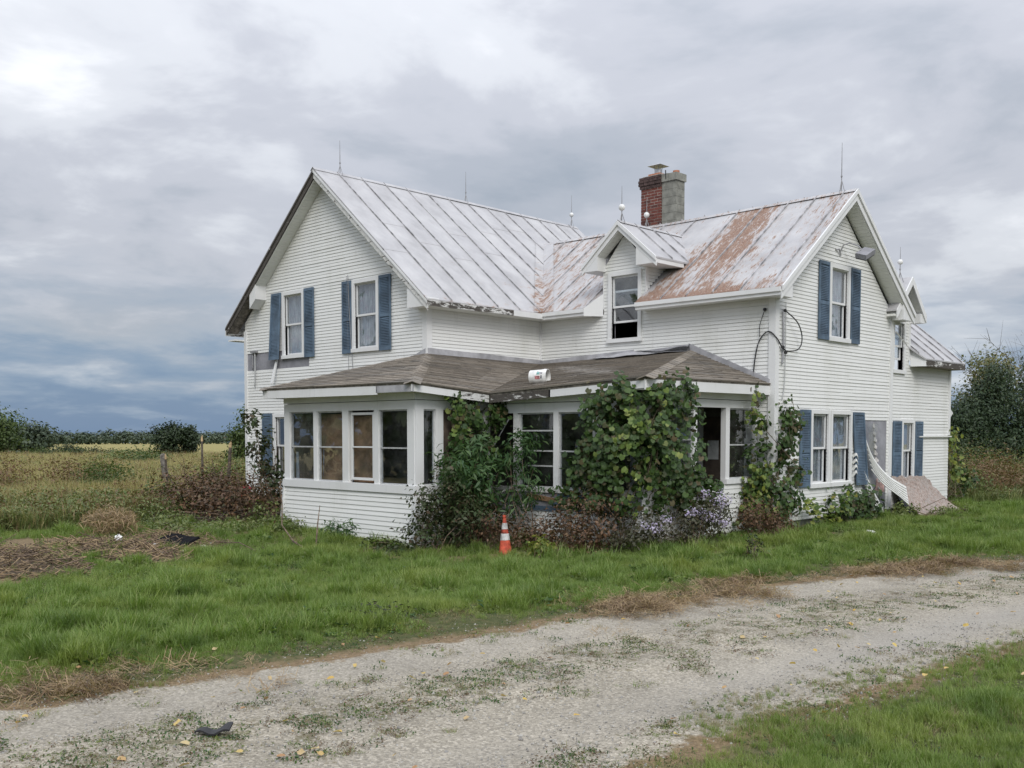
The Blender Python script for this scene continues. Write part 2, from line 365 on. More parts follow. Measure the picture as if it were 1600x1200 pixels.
def m_ground():
    t = NT('ground_mix'); c = t.coord(); road = t.attr('road'); lawn = t.attr('lawn'); strip = t.attr('strip'); wild = t.attr('wild'); bare = t.attr('bare')
    # gravel
    st = t.vor(c, 55, 'Color'); sep = t.n('ShaderNodeSeparateColor'); t.L(st, sep.inputs[0])
    g1 = t.ramp(sep.outputs[0], [(0, (.25, .235, .205)), (.45, (.36, .34, .295)), (.8, (.44, .415, .365)), (1, (.56, .535, .48))])
    g2 = t.ramp(t.noise(c, 1.1, 6, .6), [(.3, (.72, .69, .635)), (.7, (1.08, 1.03, .94))])
    gravel = t.mix(1, g1, g2, 'MULTIPLY')
    finer = t.ramp(t.noise(c, 150, 3, .7), [(.3, .62), (.7, 1.25)])
    gravel = t.mix(.8, gravel, t.mix(1, gravel, finer, 'MULTIPLY'))
    sand = t.ramp(t.noise(c, 40, 5, .7), [(.3, (.27, .25, .22)), (.7, (.42, .395, .35))])
    gravel = t.mix(t.m('MULTIPLY', t.attr('sand'), .8), gravel, sand)
    # thin weeds growing through the gravel
    wn = t.noise(c, 5.5, 7, .72); wf = t.step(t.m('ADD', wn, t.m('MULTIPLY', strip, .12)), .62, .72)
    weed = t.ramp(t.noise(c, 22, 4, .7), [(.3, (.06, .065, .03)), (.55, (.13, .115, .06)), (.75, (.20, .155, .09))])
    gravel = t.mix(t.m('MULTIPLY', wf, .7), gravel, weed)
    soil = t.ramp(t.noise(c, 9, 7, .7), [(.3, (.045, .055, .02)), (.5, (.075, .085, .032)), (.7, (.12, .105, .055))])
    thatch = t.ramp(t.noise(t.coord((1, 1, 1)), 26, 6, .75), [(.3, (.10, .075, .045)), (.5, (.20, .145, .085)), (.72, (.32, .235, .14))])
    edge = t.m('ADD', road, t.m('MULTIPLY', t.m('SUBTRACT', t.noise(c, 2.6, 7, .68), .5), .75))
    k_road = t.step(edge, .52, .62); k_th = t.step(edge, .18, .42)
    field = t.ramp(t.noise(t.coord((.6, .35, 1)), .10, 8, .65), [(.3, (.20, .19, .07)), (.5, (.30, .255, .10)), (.7, (.24, .23, .09))])
    mead = t.ramp(t.noise(c, .8, 8, .7), [(.3, (.10, .105, .04)), (.5, (.20, .175, .08)), (.7, (.30, .235, .12))])
    base = t.mix(wild, soil, mead); base = t.mix(t.attr('far'), base, field)
    base = t.mix(t.m('MULTIPLY', bare, .95), base, thatch)
    col = t.mix(k_th, base, thatch); col = t.mix(k_road, col, gravel)
    hgt = t.m('ADD', t.m('MULTIPLY', t.vor(c, 55), .7), t.m('MULTIPLY', t.noise(c, 30, 4), .6))
    return t.done(t.pbr(col, .95, 0, t.bump(hgt, .55, .02), .2))
M['ground'] = m_ground()

# ------------------------------------------------------------------ ground
ROADC = np.array([(15.5, -60), (16.8, -25), (17.8, -14), (18.3, -11), (18.55, -8.5), (18.75, -6), (19.05, -3), (19.9, 0), (21.5, 3.6), (24.2, 8.5), (30, 18), (45, 40)], float)
def road_dist(x, y):
    P = np.stack([x, y], -1); best = np.full(x.shape, 1e9); side = np.zeros(x.shape)
    for a, b in zip(ROADC[:-1], ROADC[1:]):
        d = b-a; L2 = d@d; t = np.clip(((P-a)@d)/L2, 0, 1); q = P-(a+t[..., None]*d); dd = np.hypot(q[..., 0], q[..., 1])
        s = np.sign(d[0]*q[..., 1]-d[1]*q[..., 0]); k = dd < best
        best = np.where(k, dd, best); side = np.where(k, -s, side)     # side>0: towards the camera
    return best, best*side
def sstep(x, a, b):
    t = np.clip((x-a)/(b-a), 0, 1); return t*t*(3-2*t)
def road_edge(rd, sd):
    # the lane is a little narrower on the house side
    return rd+.42*sstep(-sd, .2, 1.2)
def hgt(x, y):
    x = np.asarray(x, float); y = np.asarray(y, float)
    g = -.5-.25*np.exp(-((x-11)**2+(y+4)**2)/18.)
    d = np.hypot(x-12, y)
    return g-.0083*np.maximum(0, d-22)
def hz(x, y): return float(hgt(x, y))
def axis(lo, hi, flo, fhi, step):
    a = list(np.arange(flo, fhi+1e-6, step)); s = step; p = a[0]
    left = []
    while p > lo: s *= 1.13; p -= s; left.append(p)
    s = step; p = a[-1]; right = []
    while p < hi: s *= 1.13; p += s; right.append(p)
    return np.array(left[::-1]+a+right)
def wild_mask(x, y):
    # uncut meadow: beyond the yard on the far side and behind the house
    a = sstep(3.4-x+.25*(y+6)*(y < -6), -.8, 1.2) * (1-((x > -1.2) & (x < 9) & (y > -.5) & (y < 10)))
    b = sstep(y-(14.9+.25*(x-14)), -.6, 1.2)*(x < 40)
    c = sstep(2.2-x, 0, 1)*(y > 0)
    return np.clip(np.maximum(np.maximum(a*(x < 4.5), b), c), 0, 1)
PILES = [(8.0, -8.9, 1.9, 1.1), (7.1, -6.9, 2.0, 1.0), (6.4, -5.5, 1.6, .9), (9.0, -9.9, 1.6, .9), (5.2, -7.4, 1.2, .9)]
def bare_mask(x, y):
    k = np.zeros(np.shape(x))
    for px, py, a, b in PILES: k = np.maximum(k, 1-sstep(np.hypot((x-px)/a, (y-py)/b), .6, 1.15))
    # thin worn strip round the porch
    for px, py, r in ((11.6, -2.2, 1.1), (12.9, -1.4, 1.0), (9.6, -3.2, .9), (7.6, -3.3, .9), (14.4, .4, .9), (14.6, 3.9, .8), (5.9, -3.4, 1.0), (15.7, -2.6, .7), (15.4, .9, .6)):
        k = np.maximum(k, .85*(1-sstep(np.hypot(x-px, y-py)/r, .5, 1.1)))
    return k
def build_ground():
    xs = axis(-2600, 400, 2, 26, .2); ys = axis(-300, 2600, -16, 14, .2)
    X, Y = np.meshgrid(xs, ys); Z = hgt(X, Y)
    rd, sd = road_dist(X, Y)
    near = np.exp(-((X-14)**2+(Y+2)**2)/900)
    bump = (np.sin(X*1.7+np.sin(Y*1.3)*1.4)*np.cos(Y*1.9+X*.4)*.018+np.sin(X*4.1+Y*2.7)*np.sin(Y*3.7-X*1.9)*.010)*near
    rut = -.035*np.exp(-((sd-1.15)/.35)**2)-.03*np.exp(-((sd+1.0)/.35)**2)
    Z = Z+bump*np.where(rd < 2.2, .35, 1)+rut*near
    V = np.stack([X, Y, Z], -1).reshape(-1, 3); nx = len(xs); ny = len(ys)
    i = np.arange(nx-1)[None, :]+nx*np.arange(ny-1)[:, None]; F = np.stack([i, i+1, i+1+nx, i+nx], -1).reshape(-1, 4)
    o = np_obj('ground', V, F, M['ground'], smooth=True); tag(o, kind='structure')
    def at(name, val):
        a = o.data.attributes.new(name, 'FLOAT', 'POINT'); a.data.foreach_set('value', np.asarray(val, np.float32).ravel())
    w = wild_mask(X, Y)
    at('road', 1-sstep(road_edge(rd, sd), 1.40, 2.80)); at('wild', w); at('lawn', 1-w)
    at('strip', np.exp(-((sd+.1)/.55)**2)); at('sand', np.maximum(np.exp(-((sd-1.25)/.5)**2)*(.35+.65*sstep(Y, -9.5, -5)), .45*np.exp(-((sd+1.2)/.45)**2)))
    d = np.hypot(X-24, Y+14.5); at('far', sstep(d, 95, 125)); at('bare', bare_mask(X, Y))
build_ground()

# ------------------------------------------------------------------ the house
house = empty('farmhouse', (7, 3, -.5), 'weathered white two-storey farmhouse with blue shutters, metal roof and vine-covered porch', 'house')
WA, D, WB, YB = 7.43, 3.68, 13.81, 9.2
def FY(y0): return lambda s, z, d: (s, y0-d, z)          # a wall facing -Y
def FX(x0): return lambda s, z, d: (x0+d, s, z)          # a wall facing +X
def mbox(mb, mp, s0, s1, z0, z1, d0, d1, mi=0):
    a = [mp(s0, z0, d0), mp(s1, z0, d0), mp(s1, z1, d0), mp(s0, z1, d0)]
    b = [mp(s0, z0, d1), mp(s1, z0, d1), mp(s1, z1, d1), mp(s0, z1, d1)]
    mb.hexa(a, b, mi)
def part(name, mat, boxes, parent=house, mp=None):
    mb = MB()
    for b in boxes:
        if mp: mbox(mb, mp, *b)
        else: mb.box(*b)
    return mb.build(name, mat, parent)
def cut(L0, R0, L1, R1, holes):
    """pieces (l0,r0,l1,r1) of a course between slanted ends, minus the holes"""
    segs = [(L0, R0, L1, R1)]
    for a, b in holes:
        out = []
        for l0, r0, l1, r1 in segs:
            if b <= min(l0, l1) or a >= max(r0, r1): out.append((l0, r0, l1, r1)); continue
            if a > max(l0, l1): out.append((l0, a, l1, a))
            if b < min(r0, r1): out.append((b, r0, b, r1))
        segs = out
    return [s_ for s_ in segs if s_[1]-s_[0] > .02 or s_[3]-s_[2] > .02]
def wall(mp, span, z0, z1, openings, gaps=(), z0_side=None, e=.0762, thick=.12, mat='siding', inner='wrap', boards=True, name='wall', lip=.0185):
    """span(z) -> (left, right). One slab behind, one object for each siding course."""
    brk = sorted({z0, z1, *[o for op in openings for o in op[2:4] if z0 < o < z1], *span.brk})
    mb = MB()
    for a, b in zip(brk[:-1], brk[1:]):
        if b <= z0 or a >= z1: continue
        zm = (a+b)/2
        for l0, r0, l1, r1 in cut(*span(a), *span(b), [(o[0], o[1]) for o in openings if o[2] <= zm <= o[3]]):
            mb.hexa([mp(l0, a, 0), mp(r0, a, 0), mp(r1, b, 0), mp(l1, b, 0)], [mp(l0, a, -thick), mp(r0, a, -thick), mp(r1, b, -thick), mp(l1, b, -thick)])
    w = mb.build(name, M[inner], house)
    if not boards: return w
    n = int(round((z1-z0)/e)); e = (z1-z0)/n
    for k in range(n):
        a, b = z0+k*e, z0+(k+1)*e; zm = (a+b)/2
        hs = [(o[0], o[1]) for o in openings if min(b, o[3])-max(a, o[2]) > .4*e]+[(g[0], g[1]) for g in gaps if g[2] <= zm <= g[3]]
        j = random.uniform(-.0025, .0025); q = random.uniform(-.003, .003)
        for l0, r0, l1, r1 in cut(*span(a), *span(b), hs):
            if r1-l1 < .01: l1 = r1 = (l1+r1)/2
            A = [mp(l0, a+.000+j, .003), mp(l0, a-.001+j, lip+q), mp(l1, b-.0015, .006)]
            B = [mp(r0, a+.000-j, .003), mp(r0, a-.001-j, lip-q), mp(r1, b-.0015, .006)]
            ln = min(r0-l0, r1-l1)
            if ln > 2.4 and random.random() < .42:
                t_ = random.uniform(.25, .75); C0 = [tuple(np.array(p)*(1-t_)+np.array(q_)*t_) for p, q_ in zip(A, B)]; oo = np.array(mp(0, 0, .004))-np.array(mp(0, 0, 0))
                mb = MB(); mb.hexa(A, C0); mb.build('siding_board', M[mat], w)
                mb = MB(); mb.hexa([tuple(np.array(p)+oo) for p in C0], [tuple(np.array(p)+oo) for p in B]); mb.build('siding_board', M[mat], w)
            else: mb = MB(); mb.hexa(A, B); mb.build('siding_board', M[mat], w)
    return w
class Span:
    def __init__(s, f, brk=()): s.f = f; s.brk = list(brk)
    def __call__(s, z): return s.f(z)
def rect(a, b): return Span(lambda z: (a, b))
def gable(a, b, ze, za):
    c = (a+b)/2
    def f(z):
        if z <= ze: return (a, b)
        k = min(1, (z-ze)/(za-ze)); return (a+(c-a)*k, b+(c-b)*k)
    return Span(f, [ze])

def window(mp, s0, s1, z0, z1, cas=.085, curtain='curtain', lower_open=0., proud=.055, sill=True, glass='glass', mullion=False, label=None, rail=.5):
    """a double-hung sash window: casing (the part), sashes, panes, sill and curtain (sub-parts)"""
    mb = MB()
    mbox(mb, mp, s0-cas, s0, z0-.02, z1+cas, -.10, proud); mbox(mb, mp, s1, s1+cas, z0-.02, z1+cas, -.10, proud)
    mbox(mb, mp, s0, s1, z1, z1+cas, -.10, proud-.002)
    w = mb.build('window', M['trim'], house)
    if label: w['label'] = label
    if sill: part('sill', M['trim'], [(s0-cas-.02, s1+cas+.02, z0-.09, z0-.002, -.10, proud+.022)], w, mp)
    f = .045; zm = z0+(z1-z0)*rail
    for lo, hi, d, op in ((zm-.01, z1, -.015, 0), (z0, zm+.03, -.052, lower_open)):
        h_ = hi-lo
        lo2, hi2 = lo+op, hi+op
        if op: hi2 = min(hi2, z1-.02)
        mb = MB()
        mbox(mb, mp, s0+.004, s0+f, lo2, hi2, d-.03, d); mbox(mb, mp, s1-f, s1-.004, lo2, hi2, d-.03, d)
        mbox(mb, mp, s0+f, s1-f, hi2-f, hi2, d-.03, d-.001); mbox(mb, mp, s0+f, s1-f, lo2, lo2+f, d-.03, d-.001)
        mb.build('sash', M['trim'], w)
        part('pane', M[glass], [(s0+f-.006, s1-f+.006, lo2+f-.006, hi2-f+.006, d-.017, d-.013)], w, mp)
    if curtain:
        mb = MB(); n = 26; a = []
        for i in range(n+1):
            s_ = s0+(s1-s0)*i/n; dd = -.115+.018*math.sin(i*1.7)+.012*math.sin(i*.9+1)
            a.append((s_, dd))
        zb = z0+(lower_open*1.2 if lower_open else -.05)
        for (sa, da), (sb, db) in zip(a[:-1], a[1:]):
            mb.add([mp(sa, zb, da), mp(sb, zb, db), mp(sb, z1, db), mp(sa, z1, da)], [(0, 1, 2, 3)])
        mb.build('curtain', M[curtain], w, smooth=True, recalc=False)
    return w
def shutter(mp, s0, s1, z0, z1, tilt=0., lift=0., label=None):
    mb = MB(); f = .045; zm = z0+(z1-z0)*.47
    def T(s_, z, d):
        k = (z1-z)/(z1-z0)
        return mp(s_+tilt*k, z, d+lift*k*k)
    b0, b1 = .033, .062
    for args in ((s0, s0+f, z0, z1, b0, b1), (s1-f, s1, z0, z1, b0, b1), (s0+f, s1-f, z1-.07, z1, b0, b1-.001), (s0+f, s1-f, z0, z0+.09, b0, b1-.001), (s0+f, s1-f, zm-.04, zm+.04, b0, b1-.001), (s0+f, s1-f, z0+.09, z1-.07, b0, b0+.004)):
        mbox(mb, T, *args)
    z = z0+.095
    while z < z1-.10:
        if not (zm-.065 < z < zm+.04):
            mb.hexa([T(s0+f, z, b1-.004), T(s0+f, z+.010, b1-.004), T(s0+f, z+.032, b0+.006), T(s0+f, z+.022, b0+.006)],
                    [T(s1-f, z, b1-.004), T(s1-f, z+.010, b1-.004), T(s1-f, z+.032, b0+.006), T(s1-f, z+.022, b0+.006)])
        z += .036
    o = mb.build('shutter', M['blue'], house)
    if label: o['label'] = label
    return o

def rake(name, mat, axis_pts, drop0, drop1, n0, n1, along):
    """a board following a roof slope: axis_pts two (s,z) points; drop below the roof line; n0..n1 offsets along the outward axis"""
    (sa, za), (sb, zb) = axis_pts; mb = MB()
    P_ = (lambda s_, z, n: (s_, n, z)) if along == 'Y' else (lambda s_, z, n: (n, s_, z))
    mb.hexa([P_(sa, za-drop0, n0), P_(sb, zb-drop0, n0), P_(sb, zb-drop1, n0), P_(sa, za-drop1, n0)],
            [P_(sa, za-drop0, n1), P_(sb, zb-drop0, n1), P_(sb, zb-drop1, n1), P_(sa, za-drop1, n1)])
    return mb.build(name, M[mat], house)
def soffit(axis_pts, drop, n0, n1, along, mat='soffit', step=.10):
    """vinyl soffit: short strips laid across the overhang"""
    (sa, za), (sb, zb) = axis_pts; Ls = math.hypot(sb-sa, zb-za); n = max(1, int(Ls/step)); mb = MB()
    P_ = (lambda s_, z, m_: (s_, m_, z)) if along == 'Y' else (lambda s_, z, m_: (m_, s_, z))
    for i in range(n):
        a, b = (i+.04)/n, (i+.96)/n
        q = [(sa+(sb-sa)*k, za+(zb-za)*k-drop) for k in (a, b)]
        mb.hexa([P_(*q[0], n0), P_(*q[1], n0), P_(*q[1], n1), P_(*q[0], n1)], [P_(q[0][0], q[0][1]+.012, n0), P_(q[1][0], q[1][1]+.012, n0), P_(q[1][0], q[1][1]+.012, n1), P_(q[0][0], q[0][1]+.012, n1)])
    # backing
    mb.hexa([P_(sa, za-drop+.015, n0), P_(sb, zb-drop+.015, n0), P_(sb, zb-drop+.015, n1), P_(sa, za-drop+.015, n1)],
            [P_(sa, za-drop+.022, n0), P_(sb, zb-drop+.022, n0), P_(sb, zb-drop+.022, n1), P_(sa, za-drop+.022, n1)])
    return mb.build('soffit', M[mat], house)

# roof planes -------------------------------------------------------
AR, AZ, AS = 3.715, 7.86, .844           # ridge of the gable wing: X, height, slope
BR, BZ, BS = 6.48, 6.78, .757            # ridge of the cross wing: Y, height, slope
def zA(x): return AZ-AS*abs(x-AR)
def zB(y): return BZ-BS*abs(y-BR)
AE0, AE1 = -.42, 7.85                    # eave lines
BE0, BE1 = 3.30, 9.68
# ---- walls
QX0 = 13.46
spanA = gable(0, WA, 4.455, 7.585)
opA = [(1.92, 2.72, 3.50, 5.02), (4.88, 5.70, 3.50, 5.02), (1.45, 2.45, .42, 1.92)]
wall(FY(0), spanA, -.32, 7.585, opA, gaps=[(.03, 2.98, 3.20, 3.63), (2.4, 2.98, 3.36, 3.63)])
wall(FX(WA), rect(.0, D), 3.05, 4.24, [])
opB = [(9.66, 10.42, 3.66, 5.08)]
wall(FY(D), rect(WA, WB), 2.36, 4.24, opB)
wall(FY(D), rect(9.43, 10.60), 4.24, 5.30, opB)
wall(FY(D), rect(QX0, 13.70), -.32, 2.34, [])
wall(FY(D), gable(9.43, 10.60, 5.30, 6.00), 5.30, 5.95, [])
opG = [(6.02, 6.80, 3.60, 5.10), (5.26, 5.96, .42, 1.92), (6.16, 7.02, .42, 1.92)]
wall(FX(WB), gable(D, YB-.06, 4.40, 6.52), -.32, 6.52, opG, gaps=[(7.72, 9.0, -.34, 1.78)])
opC = [(9.36, 9.92, 3.05, 4.18), (9.95, 10.55, .36, 1.76)]
wall(FX(WB-.02), rect(YB+.03, 12.95), -.32, 3.2, opC)
wall(FX(WB-.02), rect(YB+.03, 10.28), 3.2, 4.36, opC)
wall(FX(WB-.02), gable(YB+.03, 10.28, 4.36, 5.05), 4.36, 5.0, [], boards=False)
# walls inside the porch and hidden sides
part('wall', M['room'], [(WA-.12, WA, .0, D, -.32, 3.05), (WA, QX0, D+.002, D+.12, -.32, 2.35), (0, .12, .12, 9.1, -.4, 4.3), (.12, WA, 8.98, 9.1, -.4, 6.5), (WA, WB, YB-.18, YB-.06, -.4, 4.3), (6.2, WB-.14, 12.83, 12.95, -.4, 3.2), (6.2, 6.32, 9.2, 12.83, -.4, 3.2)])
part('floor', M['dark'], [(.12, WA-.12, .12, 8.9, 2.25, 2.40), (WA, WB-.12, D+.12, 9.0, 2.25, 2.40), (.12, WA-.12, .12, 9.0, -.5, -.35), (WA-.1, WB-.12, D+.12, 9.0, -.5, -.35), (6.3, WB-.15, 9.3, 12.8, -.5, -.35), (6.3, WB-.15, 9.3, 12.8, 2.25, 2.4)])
part('foundation', M['conc'], [(.03, WA-.03, .03, 9.0, -.9, -.335), (WA-.03, WB-.03, D+.03, YB-.1, -.9, -.337), (6.3, WB-.06, YB, 12.9, -.9, -.339)])
# ---- corner boards
for nm, bx in (('a', (-.02, .10, -.042, 0, -.33, 4.24)), ('b', (WA-.11, WA+.042, -.044, 0, 3.0, 4.24)), ('c', (WA+.001, WA+.042, 0.0, .11, 3.0, 4.24)),
               ('d', (WA+.001, WA+.05, D-.05, D-.001, 3.0, 4.24)), ('e', (WB-.11, WB+.042, D-.044, D, -.33, 4.24)), ('f', (WB+.001, WB+.042, D, D+.11, -.33, 4.24)),
               ('g', (WB+.001, WB+.046, YB-.10, YB+.05, -.33, 4.6)), ('h', (WB-.018, WB+.026, 12.87, 12.98, 1.45, 3.2)), ('i', (WB-.018, WB+.018, 10.20, 10.30, 3.30, 4.36))):
    part('corner_board', M['trim'], [bx])
# ---- windows with their shutters
window(FY(0), 1.92, 2.72, 3.50, 5.02); window(FY(0), 4.88, 5.70, 3.50, 5.02)
window(FY(0), 1.45, 2.45, .42, 1.92, curtain=None)
window(FY(D), 9.66, 10.42, 3.66, 5.08, lower_open=.36, curtain=None, cas=.09)
window(FX(WB), 6.02, 6.80, 3.60, 5.10, cas=.10)
window(FX(WB), 5.26, 5.96, .42, 1.92); window(FX(WB), 6.16, 7.02, .42, 1.92)
window(FX(WB-.02), 9.36, 9.92, 3.05, 4.18, cas=.08, lower_open=.25, curtain=None, proud=.045)
window(FX(WB-.02), 9.95, 10.55, .36, 1.76, cas=.09)
shutter(FY(0), 1.36, 1.80, 3.40, 5.11, tilt=.0, lift=.10, label='shutter pulled loose at its foot'); shutter(FY(0), 2.83, 3.24, 3.40, 5.11)
shutter(FY(0), 4.41, 4.78, 3.40, 5.11); shutter(FY(0), 5.82, 6.24, 3.40, 5.11)
shutter(FY(0), .85, 1.30, .36, 2.02)
shutter(FX(WB), 5.44, 5.90, 3.52, 5.19); shutter(FX(WB), 6.93, 7.39, 3.52, 5.19)
shutter(FX(WB), 4.71, 5.15, .36, 2.00); shutter(FX(WB), 7.13, 7.70, .32, 1.98, tilt=.16, lift=.05, label='shutter hanging askew over loose siding')
shutter(FX(WB-.02), 9.36, 9.84, .30, 1.80); shutter(FX(WB-.02), 10.68, 11.14, .30, 1.80)
# fallen muntin bar in the small rear window
mb = MB(); mb.tube([(WB+.05, 9.34, 3.95), (WB+.10, 9.86, 3.66)], .022, 4); mb.build('broken_sash_rail', M['trim'], house)

# ---- metal roofs: one object for each standing-seam panel
ROOF = {}
def roof_part(name='roof', boxes=None):
    mb = MB(); return mb
def clip(poly, a, b, c):
    """keep a*x+b*y<=c"""
    out = []
    for i in range(len(poly)):
        p, q = poly[i], poly[(i+1) % len(poly)]; fp = a*p[0]+b*p[1]-c; fq = a*q[0]+b*q[1]-c
        if fp <= 0: out.append(p)
        if (fp < 0) != (fq < 0) and fp != fq:
            t = fp/(fp-fq); out.append((p[0]+(q[0]-p[0])*t, p[1]+(q[1]-p[1])*t))
    return out
def panel(poly, zf, parent, rust, seam=None, th=.04, lift=0.):
    """poly in plan; zf height; seam: ((x,y),(x,y)) edge that carries the raised rib; rust(x,y)->0..1"""
    if len(poly) < 3: return
    # subdivide so that the rust field varies inside a panel
    bm = bmesh.new(); vs_ = [bm.verts.new((x, y, zf(x, y)+lift)) for x, y in poly]
    try: bm.faces.new(vs_)
    except ValueError: bm.free(); return
    bmesh.ops.subdivide_edges(bm, edges=bm.edges[:], cuts=5, use_grid_fill=True)
    bmesh.ops.triangulate(bm, faces=[f for f in bm.faces if len(f.verts) > 4])
    top = bm.faces[:]
    r = bmesh.ops.extrude_face_region(bm, geom=top)
    for v in r['geom']:
        if isinstance(v, bmesh.types.BMVert): v.co.z -= th
    if seam:
        (xa, ya), (xb, yb) = seam; d = Vector((xb-xa, yb-ya, 0)).normalized(); n = Vector((-d.y, d.x, 0))*.010
        A = []
        for (x, y) in ((xa, ya), (xb, yb)):
            p = Vector((x, y, zf(x, y)+lift)); A.append([p-n, p+n, p+n+Vector((0, 0, .042)), p-n+Vector((0, 0, .042))])
        a = [bm.verts.new(v) for v in A[0]]; b = [bm.verts.new(v) for v in A[1]]
        for i in range(4): bm.faces.new((a[i], a[(i+1) % 4], b[(i+1) % 4], b[i])).material_index = 1
        bm.faces.new(a[::-1]); bm.faces.new(b)
    bmesh.ops.recalc_face_normals(bm, faces=bm.faces)
    me = bpy.data.meshes.new('roof_panel'); bm.to_mesh(me); bm.free(); me.materials.append(M['roof']); me.materials.append(M['seam'])
    at = me.attributes.new('rust', 'FLOAT', 'POINT'); at.data.foreach_set('value', [float(rust(v.co.x, v.co.y)) for v in me.vertices])
    link('roof_panel', me, parent)
def slope_roof(poly, along, s0, s1, step, zf, rust, up, name='roof', off=0., laps=True, parent=None):
    """cut the plan polygon into panels along axis 'x' or 'y'; seams run up the slope"""
    cxm = sum(p[0] for p in poly)/len(poly); cym = sum(p[1] for p in poly)/len(poly)
    deck = MB(); deck.box(cxm-.3, cxm+.3, cym-.3, cym+.3, zf(cxm, cym)-.55, zf(cxm, cym)-.50)      # a collar tie under the sheets
    par = deck.build(name, M['wood'], house) if parent is None else parent
    n = int(math.ceil((s1-s0)/step)); k = s0+off
    edges = [s0]
    while k+step < s1-.08: k += step; edges.append(k)
    edges.append(s1)
    for a, b in zip(edges[:-1], edges[1:]):
        if along == 'y': P_ = clip(clip(poly, 0, -1, -a), 0, 1, b)
        else: P_ = clip(clip(poly, -1, 0, -a), 1, 0, b)
        if len(P_) < 3: continue
        i = 1 if along == 'y' else 0; j = 1-i
        on = [p for p in P_ if abs(p[i]-a) < 1e-6]; seam = None
        if len(on) >= 2 and a > s0+1e-6:
            on.sort(key=lambda p: p[j]); seam = (on[0], on[-1])
        lo = min(p[j] for p in P_); hi = max(p[j] for p in P_)
        if laps and hi-lo > 2.2:
            c = lo+(hi-lo)*random.uniform(.32, .68); lowdown = up < 0
            u_, v_ = ((1, 0) if along == 'y' else (0, 1))
            A = clip(P_, u_, v_, c+.02); B = clip(P_, -u_, -v_, -(c-.02))
            upper, lower = (A, B) if up < 0 else (B, A)
            panel(lower, zf, par, rust, seam); panel(upper, zf, par, rust, None, lift=.009)
        else: panel(P_, zf, par, rust, seam)
    return par
noise0 = lambda x, y: 0.
def rustA(x, y):
    # worst by the valley and along the eave
    v = 6.48-(x-4.995)*(3.18/2.855); d = abs(v-y) if x > 4.9 else 9
    return max(.75*math.exp(-(d/.42)**2)*min(1, max(0, (x-5.2)/2.2)), .32*math.exp(-((x-AE1)/.22)**2), .03)
def rustB(x, y):
    k = .36+.10*math.sin(x*2.3+y*1.1)
    k = max(k, .80*math.exp(-((x-12.0+.15*(y-5))/.80)**2)*(.6+.4*min(1, max(0, (y-3.3)/1.5))))
    k = max(k, .68*math.exp(-((x-11.25)/.5)**2)*(1 if y < 5.3 else .4))
    k = max(k, .95*math.exp(-((y-BE0)/.30)**2)*(1 if x > 10.6 else .4))
    k = max(k, .40 if x < 9.4 else 0)
    if x > 13.2: k = min(k, .46)
    if 10.3 < x < 11.2 and y > 5.2: k = .12
    return k
def zAf(x, y): return zA(x)
def zBf(x, y): return zB(y)
vx, vy = AR+(AZ-BZ)/AS, BR
wobble = lambda x, y: .010*math.sin(x*1.9+y*.7)+.006*math.sin(y*2.3)
slope_roof([(AR, -.36), (AE1, -.36), (AE1, BE0), (vx, vy), (AE1, BE1), (AE1-.2, 9.38), (AR, 9.38)], 'y', -.36, 9.38, .72, lambda x, y: zA(x)+wobble(x, y)*.4, rustA, -1)
slope_roof([(AE0, -.36), (AR, -.36), (AR, 9.38), (AE0, 9.38)], 'y', -.36, 9.38, .72, zAf, noise0, 1, laps=False)
GE = WB+.36
zBw = lambda x, y: zB(y)+wobble(x, y)*.7-.03*math.sin((x-5)/9.2*math.pi)*max(0, (y-3.3)/3.2)
rB = slope_roof([(vx, vy), (AE1, BE0), (9.12, BE0), (9.42, D), (9.42, BR)], 'x', 5.0, 9.42, .66, zBw, rustB, -1, off=.2)
slope_roof([(9.42, 4.62), (10.60, 4.62), (10.60, BR), (9.42, BR)], 'x', 9.42, 10.60, .66, zBw, rustB, -1, laps=False, parent=rB)
slope_roof([(10.60, BE0), (GE, BE0), (GE, BR), (10.60, BR)], 'x', 10.60, GE, .66, zBw, rustB, -1, parent=rB)
slope_roof([(vx, BR), (GE, BR), (GE, BE1), (AE1, BE1)], 'x', 5.0, GE, .66, zBf, lambda x, y: .3, 1, laps=False)
# dormer roofs
DX, DZ, DS, DY = 10.06, 6.24, .86, 3.36
def zD(x): return DZ-DS*abs(x-DX)
def backD(x): return BR-(BZ-zD(x))/BS+.03
for sgn in (-1, 1):
    ex = DX+sgn*1.05
    slope_roof([(DX, DY), (ex, DY), (ex, backD(ex)), (DX, backD(DX))], 'y', DY, backD(DX), .62, lambda x, y: zD(x), lambda x, y: .08, -sgn, laps=False)
CE = WB+.36; CS = .86; CZ = 3.35
def zC(x): return CZ+CS*(CE-x)
slope_roof([(CE, 10.40), (CE, 13.06), (10.4, 13.06), (10.4, 9.70), (13.0, 9.70)], 'y', 9.7, 13.06, .62, lambda x, y: zC(x), lambda x, y: .05, -1, laps=False)
EY, EZ, ES = 9.72, 5.28, 1.0
for sgn in (-1, 1):
    ey = EY+sgn*.86
    mb = MB(); xf = WB+.26
    def zE(y): return EZ-ES*abs(y-EY)
    xb0 = CE-(zE(ey)-CZ)/CS; xb1 = 11.9
    mb.hexa([(xf, EY, zE(EY)), (xf, ey, zE(ey)), (xb0, ey, zE(ey)), (xb1, EY, zE(EY))], [(xf, EY, zE(EY)-.03), (xf, ey, zE(ey)-.03), (xb0, ey, zE(ey)-.03), (xb1, EY, zE(EY)-.03)])
    o = mb.build('roof', M['roof'], house)
